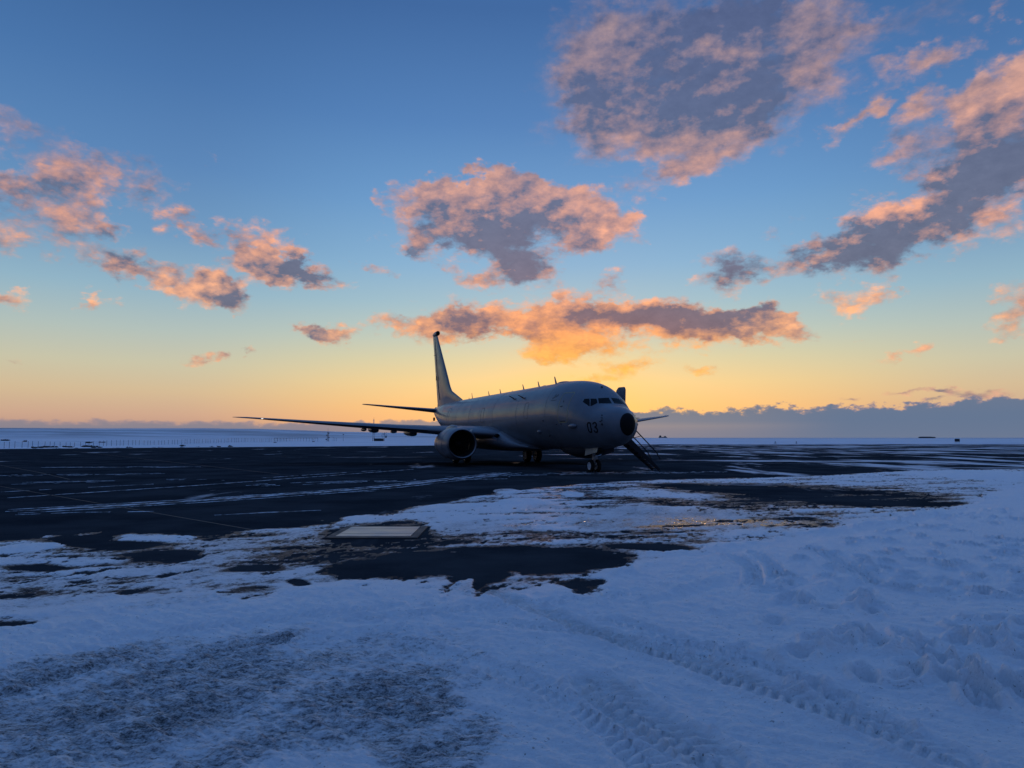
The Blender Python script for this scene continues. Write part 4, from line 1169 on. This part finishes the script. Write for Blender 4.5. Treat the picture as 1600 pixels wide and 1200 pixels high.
def wheel(c, r, w, parent, sgn=1):
    prof = [(-w / 2, r * .62), (-w / 2, r * .82), (-w * .42, r * .93), (-w * .25, r), (w * .25, r), (w * .42, r * .93), (w / 2, r * .82), (w / 2, r * .62), (-w / 2, r * .62)]
    MB().lathe(prof, c, 'y', 36).build('tyre', m_tyre, parent, smooth=40)
    b = MB()
    b.lathe([(w * .34, .001), (w * .36, r * .18), (w * .30, r * .22), (w * .22, r * .5), (w * .46, r * .56), (w * .48, r * .64), (-w * .48, r * .64), (-w * .46, r * .56), (-w * .22, r * .5), (-w * .30, r * .22), (-w * .36, r * .18), (-w * .34, .001)], c, 'y', 28)
    b.build('wheel_rim', m_rim, parent, smooth=30)


b = MB()
b.tube((4.0, 0, .345), (3.95, 0, 1.7), .085, .10, 14).tube((4.0, -.24, .345), (4.0, .24, .345), .05, .05, 10).tube((3.98, 0, .95), (4.75, 0, 1.5), .045, .045, 8).box((3.88, 0, .78), (.16, .26, .14))
ngear = b.build('nose_gear', m_steel, plane, smooth=40)
for y in (-.2, .2):
    wheel((4.0, y, .345), .345, .20, ngear)
for side in (1, -1):
    q = side * .45
    rot = Matrix.Rotation(R(8) * -side, 3, 'X')
    MB().loft([[(2.55, q, 1.50), (4.02, q, 1.33), (4.02, q + .035, 1.33), (2.55, q + .035, 1.50)], [(2.62, q + side * .07, 1.12), (4.02, q + side * .07, .90), (4.02, q + side * .07 + .035, .90), (2.62, q + side * .07 + .035, 1.12)]]).build('gear_door', m_paint2, ngear, smooth=0)
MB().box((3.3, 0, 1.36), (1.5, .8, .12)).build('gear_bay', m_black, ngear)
for side in (1, -1):
    y = side * 2.86
    b = MB()
    b.tube((19.6, y, .56), (19.5, y + side * .10, 2.0), .12, .14, 16).tube((19.6, y - .42, .56), (19.6, y + .42, .56), .08, .08, 12).tube((19.6, y, 1.2), (19.5, y - side * 1.1, 1.7), .07, .07, 10).tube((19.45, y, .75), (19.2, y, 1.4), .04, .04, 8)
    mg = b.build('main_gear', m_steel, plane, smooth=40)
    for dy in (-.43, .43):
        wheel((19.6, y + dy, .56), .56, .40, mg)
    MB().loft([[(19.1, y + side * .30, 1.0), (20.1, y + side * .30, 1.0), (20.1, y + side * .34, 1.0), (19.1, y + side * .34, 1.0)], [(19.0, y + side * .46, 1.95), (20.2, y + side * .46, 1.95), (20.2, y + side * .50, 1.95), (19.0, y + side * .50, 1.95)]]).build('gear_door', m_paint2, mg, smooth=0)

# open entry door on the far side, swung out, and the stair let down below it
dr = MB()
rings = []
for z, off in ((2.95, .02), (3.2, 0), (3.7, -.02), (4.2, -.08), (4.6, -.17), (4.76, -.22)):
    s0, s1 = (4.10, 4.98) if z < 4.5 else (4.12, 4.92) if z < 4.7 else (4.22, 4.72)
    rings.append([(s0, -1.98 + off * .3, z), (s1, -1.90 + off * .3, z), (s1, -2.00 + off * .3, z), (s0, -2.10 + off * .3, z)])
dr.loft(rings)
door = dr.build('entry_door', m_paint2, plane, smooth=0, bevel=.03)
MB().tube((4.35, -1.93, 3.9), (4.6, -1.91, 3.9), .02, .02, 8).build('door_handle', m_dark, door)
MB().tube((3.75, -1.75, 3.7), (4.1, -2.1, 3.7), .03, .03, 8).build('door_hinge', m_steel, door)

m_stair = material('dark_stair_metal', (0.018, 0.02, 0.024), 0.6, spec=0.2)
TOP, BOT = Vector((0, -1.70, 2.22)), Vector((0, -4.02, .03))
dv = (BOT - TOP).normalized()
up = Vector((0, -dv.z, dv.y))
if up.z < 0:
    up = -up
stair = MB()
for s in (3.78, 4.46):
    e = [TOP - up * .36, BOT - up * .03, BOT + up * .10, TOP + up * .06]
    stair.loft([[Vector((s - .03, 0, 0)) + p for p in e], [Vector((s + .03, 0, 0)) + p for p in e]])
stair = stair.build('airstair', m_stair, plane, smooth=0)
for k in range(10):
    p = TOP + (BOT - TOP) * ((k + .6) / 10.3)
    MB().box((4.12, p.y, p.z), (.66, .24, .035)).build('step', m_stair, stair)
for s in (3.62, 4.55):
    hr = MB()
    a, b_ = Vector((s, -1.98, 2.72)), Vector((s, -3.75, 1.08))
    hr.tube(a, b_, .032, .032, 8).tube(b_, b_ + Vector((0, -.26, -.42)), .03, .03, 8)
    for q in (.05, .45, .80):
        p = a + (b_ - a) * q
        base = TOP + dv * ((p - TOP).dot(dv) - .35)
        base.x = 3.78 if s < 4 else 4.46
        hr.tube(p, base, .018, .018, 8)
    hr.build('handrail', m_stair, stair, smooth=40)


# ------------------------------------------------------------------ timber cover over a service pit in the apron
m_board = material('weathered_board', (0.34, 0.28, 0.26), 0.34, spec=0.5, var=0.12, vscale=1.5, bump=0.2, bscale=12)
m_frame = material('pit_frame_steel', (0.02, 0.02, 0.022), 0.6, var=0.3)
pc = thing('pit_cover', 'pale square boarded cover in a dark frame set flush in the apron', 'pit cover', (-2.63, 13.93, 0.0))
b = MB()
for x, y, dx, dy in ((0, -.77, 1.72, .16), (0, .77, 1.72, .16), (-.79, 0, .14, 1.38), (.79, 0, .14, 1.38)):
    b.box((x, y, .012), (dx, dy, .022))
b.build('frame', m_frame, pc, smooth=0)
for k in range(4):
    MB().box((0, -.515 + k * .343, .016 + .002 * (k % 2)), (1.42, .332, .026)).build('board', m_board, pc, smooth=0, bevel=.004)

# ------------------------------------------------------------------ far side of the apron
def gz(x, y):
    return float(ground_h(np.array([float(x)]), np.array([float(y)]))[0])


m_post = material('weathered_post', (0.035, 0.035, 0.038), 0.8)
m_wire = material('fence_wire', (0.06, 0.06, 0.065), 0.6, metal=0.4)
fence = thing('wire_fence', 'long wire fence on dark posts running away across the snow at left', 'fence', (-141, 190, gz(-141, 190)))
o0 = Vector(fence.location)
pts = []
post_me = None
for k in range(88):
    q = k / 87
    x, y = -141 + 26 * q + .25 * math.sin(k * 1.7), 190 + 170 * q
    z = gz(x, y)
    pts.append(Vector((x, y, z)) - o0)
for k, p in enumerate(pts):
    h = 1.75 + .25 * math.sin(k * 12.9)
    MB().tube(p - Vector((0, 0, .2)), p + Vector((.04 * math.sin(k * 5.1), 0, h)), .05, .045, 6).build('fence_post', m_post, fence, smooth=0)
for h in (.4, .8, 1.2, 1.6):
    b = MB()
    for a, c in zip(pts[:-1], pts[1:]):
        b.tube(a + Vector((0, 0, h)), c + Vector((0, 0, h)), .018, .018, 4, False)
    b.build('fence_wire', m_wire, fence, smooth=0)

# a second, closer spaced snow fence ahead of it
fence2 = thing('picket_fence', 'short stretch of close set pickets at the far end of the wire fence', 'fence', (-108, 352, gz(-108, 352)))
for k in range(16):
    x = -12.5 + k * 1.35
    z = gz(-108 + x, 352 + k * .4) - fence2.location.z
    MB().box((x, k * .4, z + .85), (.10, .08, 2.1)).build('picket', m_post, fence2, smooth=0)
MB().box((-2.4, 3, 1.6), (21.5, .05, .12), Matrix.Rotation(R(16.5), 3, 'Z')).build('fence_rail', m_post, fence2, smooth=0)

m_bush = material('bare_heath_twigs', (0.035, 0.03, 0.028), 0.9, var=0.3)


def bush_mesh(seed, w, h):
    r = random.Random(seed)
    b = MB()
    for k in range(26):
        x, y = r.gauss(0, .32) * w, r.gauss(0, .25) * w
        a = Vector((x * .5, y * .5, -.05))
        e = Vector((x * 1.3, y * 1.2, h * r.uniform(.45, 1.0) * (1 - .5 * abs(x) / w)))
        b.tube(a, e, .05 * h, .015, 4, False)
        for j in range(4):
            c = a.lerp(e, r.uniform(.4, 1))
            b.ellipsoid(c + Vector((r.gauss(0, .08), r.gauss(0, .08), 0)) * w, (.10 * w, .09 * w, .12 * h), 5, 4)
    return b


protos = [bush_mesh(k, .85, .5).build('heath_shrub', m_bush, smooth=0) for k in range(5)]
SHRUBS = [(-134.6,195,1.0),(-127.7,186,0.9),(-130.3,192,1.3),(-135.0,200,1.2),(-133.4,199,1.3),(-134.4,202,1.0),(-134.8,204,1.2),(-135.2,206,1.0),(-140.0,217,1.1),(-135.2,211,1.0),(-132.1,208,1.0),(-131.5,213,1.2),(-133.8,218,1.4),(-173.3,284,1.6),(-130.4,215,1.3),(-120.6,200,1.3),(-127.4,213,1.0),(-175.4,296,1.2),(-176.4,300,1.0),(-108.1,164,0.9),(-106.4,163,1.0),(-102.5,159,1.1),(-103.9,181,0.9),(-100.7,177,1.1),(-99.7,177,0.9),(-102.5,186,1.2),(-93.7,172,1.0),(-90.4,168,0.9),(-91.5,177,1.3),(-91.9,179,0.8),(-91.1,180,1.1),(-103.6,218,1.1),(-88.4,186,0.9),(-80.1,177,1.0),(-76.6,177,0.8),(-76.9,182,0.9),(-76.4,188,1.1),(-210.5,300,1.5),(-236.0,322,1.7),(-232.8,320,1.6),(-101.1,296,0.9),(-93.6,327,1.0),(-121.3,204,0.9),(-116.8,186,0.7)]
ORD = 'first second third fourth fifth sixth seventh eighth ninth tenth eleventh twelfth thirteenth fourteenth fifteenth sixteenth seventeenth eighteenth nineteenth'.split()
TENS = {2: 'twent', 3: 'thirt', 4: 'fort'}


def ordinal(n):
    if n < 20:
        return ORD[n - 1]
    return TENS[n // 10] + ('ieth' if n % 10 == 0 else 'y-' + ORD[n % 10 - 1])


SHRUBS.sort(key=lambda q: q[0] / q[1])
for i, (x, y, sc) in enumerate(SHRUBS):
    p = protos[i % 5]
    o = p if i < 5 else p.copy()
    if i >= 5:
        COL.objects.link(o)
    o.location = (x, y, gz(x, y) - .03)
    o.rotation_euler = (0, 0, i * 2.4)
    o.scale = (sc * 1.15, sc, sc)
    tag(o, '%s dark bare shrub in the snow beyond the apron, %s from the left' % ('broad' if sc > 1.25 else 'small' if sc < .95 else 'low', ordinal(i + 1)), 'shrub', 'dark shrubs in the snow at left')

m_mast = material('mast_steel', (0.06, 0.06, 0.065), 0.6, metal=0.3)
m_mred = material('mast_red_paint', (0.22, 0.06, 0.05), 0.6)
m_mwht = material('mast_white_paint', (0.5, 0.5, 0.5), 0.6)
m_hut = material('dark_hut_wall', (0.04, 0.04, 0.045), 0.8, var=0.2)


def lattice(b, h, w0, w1, n, z0=0.0):
    for i in range(n):
        za, zb = z0 + h * i / n, z0 + h * (i + 1) / n
        wa, wb = w0 + (w1 - w0) * i / n, w0 + (w1 - w0) * (i + 1) / n
        ca = [Vector((sx_ * wa, sy_ * wa, za)) for sx_, sy_ in ((1, 1), (-1, 1), (-1, -1), (1, -1))]
        cb = [Vector((sx_ * wb, sy_ * wb, zb)) for sx_, sy_ in ((1, 1), (-1, 1), (-1, -1), (1, -1))]
        for k in range(4):
            b.tube(ca[k], cb[k], .06, .06, 5, False).tube(ca[k], cb[(k + 1) % 4], .035, .035, 4, False)
    return b


mast = thing('radio_mast', 'tall lattice mast in red and white bands rising behind the wing', 'mast', (-79.9, 400, gz(-79.9, 400)))
for i in range(6):
    lattice(MB(), 2.1, .5 - .05 * i, .45 - .05 * i, 2, 2.1 * i).build('mast_section', m_mred if i % 2 == 0 else m_mwht, mast, smooth=0)
MB().tube((0, 0, 12.6), (0, 0, 14), .05, .03, 6).build('mast_tip', m_mast, mast)
for i in range(3):
    tag(MB().box((0, 0, .75), (1.9, 2.2, 1.5)).box((0, 0, 1.56), (2.1, 2.4, .12)).box((0, -1.105, .6), (.7, .03, 1.1)).build('equipment_cabin', m_hut, smooth=0), 'dark cabin by the striped mast, %s of the three' % ('nearest the mast', 'middle one', 'farthest from the mast')[i], 'cabin', 'cabins by the mast').location = [(-78.5, 400, gz(-78.5, 400)), (-76.8, 400, gz(-76.8, 400)), (-75.1, 400, gz(-75.1, 400))][i]
mast2 = thing('antenna_mast', 'slim dark lattice mast hung with aerials, standing left of the striped mast', 'mast', (-100.9, 380, gz(-100.9, 380)))
lattice(MB(), 5.2, .45, .2, 6).build('mast_section', m_mast, mast2, smooth=0)
MB().tube((0, 0, 5.2), (0, 0, 7.4), .07, .04, 6).build('mast_tip', m_mast, mast2)
for z, w, s in ((4.6, .55, 1), (3.4, .7, -1), (2.2, .6, 1), (1.2, .9, -1)):
    MB().box((s * w * .9, 0, z), (w, .4, .55)).build('aerial_panel', m_mast, mast2, smooth=0, bevel=.05)
mast3 = thing('aerial_pole', 'short pole with branching aerials and drum, right of the striped mast', 'mast', (-71.8, 390, gz(-71.8, 390)))
MB().tube((0, 0, 0), (0, 0, 5.0), .10, .07, 6).build('pole', m_mast, mast3)
for z, l, a in ((4.5, 1.3, 20), (3.7, 1.5, -25), (3.0, 1.7, 30), (2.2, 1.3, -10), (4.0, 1.2, 70)):
    c, s = math.cos(R(a)), math.sin(R(a))
    MB().tube((-l * c, 0, z - .3 * s), (l * c, 0, z + .5 * s), .06, .05, 5).tube((-l * c, 0, z - .35), (-l * c, 0, z + .45), .05, .05, 5).tube((l * c, 0, z), (l * c, 0, z + .8), .05, .05, 5).build('aerial', m_mast, mast3, smooth=0)
MB().ellipsoid((.9, 0, 2.4), (.5, .3, .6), 10, 8).build('drum', m_mast, mast3)
lamp = thing('lamp_post', 'single thin post with a lamp head on the snowy flat beyond the apron', 'lamp post', (-94.9, 390, gz(-94.9, 390)))
MB().tube((0, 0, 0), (0, 0, 3.6), .07, .05, 6).build('pole', m_mast, lamp)
MB().ellipsoid((0, 0, 3.75), (.42, .3, .25), 10, 8).build('lamp_head', m_mast, lamp)
for k, (x, y, z, h) in enumerate([(-99.3, 385, gz(-99.3, 385), 2.3), (-98.4, 385, gz(-98.4, 385), 1.8), (-98.6, 390, gz(-98.6, 390), 1.7), (-94.6, 330, gz(-94.6, 330), 1.4)]):
    o = MB().tube((0, 0, -.2), (0, 0, h), .07, .05, 6).box((0, 0, h - .15), (.22, .10, .3)).build('marker_stake', m_mast, smooth=0)
    o.location = (x, y, z)
    tag(o, ('thin dark stake just right of the aerial mast', 'second thin stake right of the aerial mast', 'third thin stake, nearest the lamp post', 'stubby dark stake alone on the snow left of the aerial mast')[k], 'stake', 'stakes on the snowy flat')

# board on legs and small markers on the right
sb = thing('marker_board', 'black two panel board on legs beyond the apron at far right', 'sign board', (160.5, 250, gz(160.5, 250)))
for x in (-.46, .46):
    MB().box((x, 0, 1.15), (.90, .10, 1.05)).build('panel', m_dark, sb, smooth=0, bevel=.015)
for x in (-.75, -.25, .25, .75):
    MB().tube((x, .06, -.1), (x, .06, 1.5), .04, .04, 6).build('leg', m_mast, sb)
for k, (x, y) in enumerate([(81.6, 215), (86.9, 212)]):
    o = MB().tube((0, 0, -.1), (0, 0, .55), .05, .05, 6).ellipsoid((0, 0, .68), (.16, .16, .14), 8, 6).box((0, 0, .3), (.9 - .3 * k, .06, .12)).build('edge_light', m_mast, smooth=40)
    o.location = (x, y, gz(x, y))
    tag(o, ('small crossbarred edge light on the snow right of the stair', 'second small edge light farther right, beside a snow heap')[k], 'edge light', 'edge lights beyond the apron')

# far away on the bay
m_ship = material('dark_hull', (0.05, 0.055, 0.065), 0.7)
sh1 = thing('ship', 'tiny dark ship with two blocky houses on the horizon right of the stair', 'ship', (1043.5, 4800, 3.0))
hull = [[(x, w * sg, z) for sg, z in ((-1, 4.5), (-.8, -1), (.8, -1), (1, 4.5))] for x, w in ((-28, 3), (-24, 6), (0, 6.5), (20, 6), (30, .6))]
MB().loft(hull).build('hull', m_ship, sh1, smooth=0)
MB().box((-17, 0, 8.5), (13, 10, 8.2)).box((-17, 0, 13.5), (8, 8, 2.2)).build('deckhouse', m_ship, sh1, smooth=0)
MB().box((16, 0, 7.5), (11, 9, 6.2)).build('foredeck_house', m_ship, sh1, smooth=0)
MB().tube((-17, 0, 14), (-17, 0, 20), .5, .3, 6).tube((4, 0, 4), (4, 0, 13), .5, .3, 6).build('ship_mast', m_ship, sh1)
sh2 = thing('barge', 'long low dark hull lying on the horizon left of the marker board', 'ship', (3113.0, 5200, -0.6))
MB().loft([[(x, w * sg, z) for sg, z in ((-1, zt), (-.8, 0), (.8, 0), (1, zt))] for x, w, zt in ((-62, 6, 8), (-56, 10, 9), (0, 11, 9), (50, 10, 9), (62, 3, 8))]).build('hull', m_ship, sh2, smooth=0)
MB().box((-10, 0, 9.8), (80, 14, 2.0)).build('deck_cargo', m_ship, sh2, smooth=0)
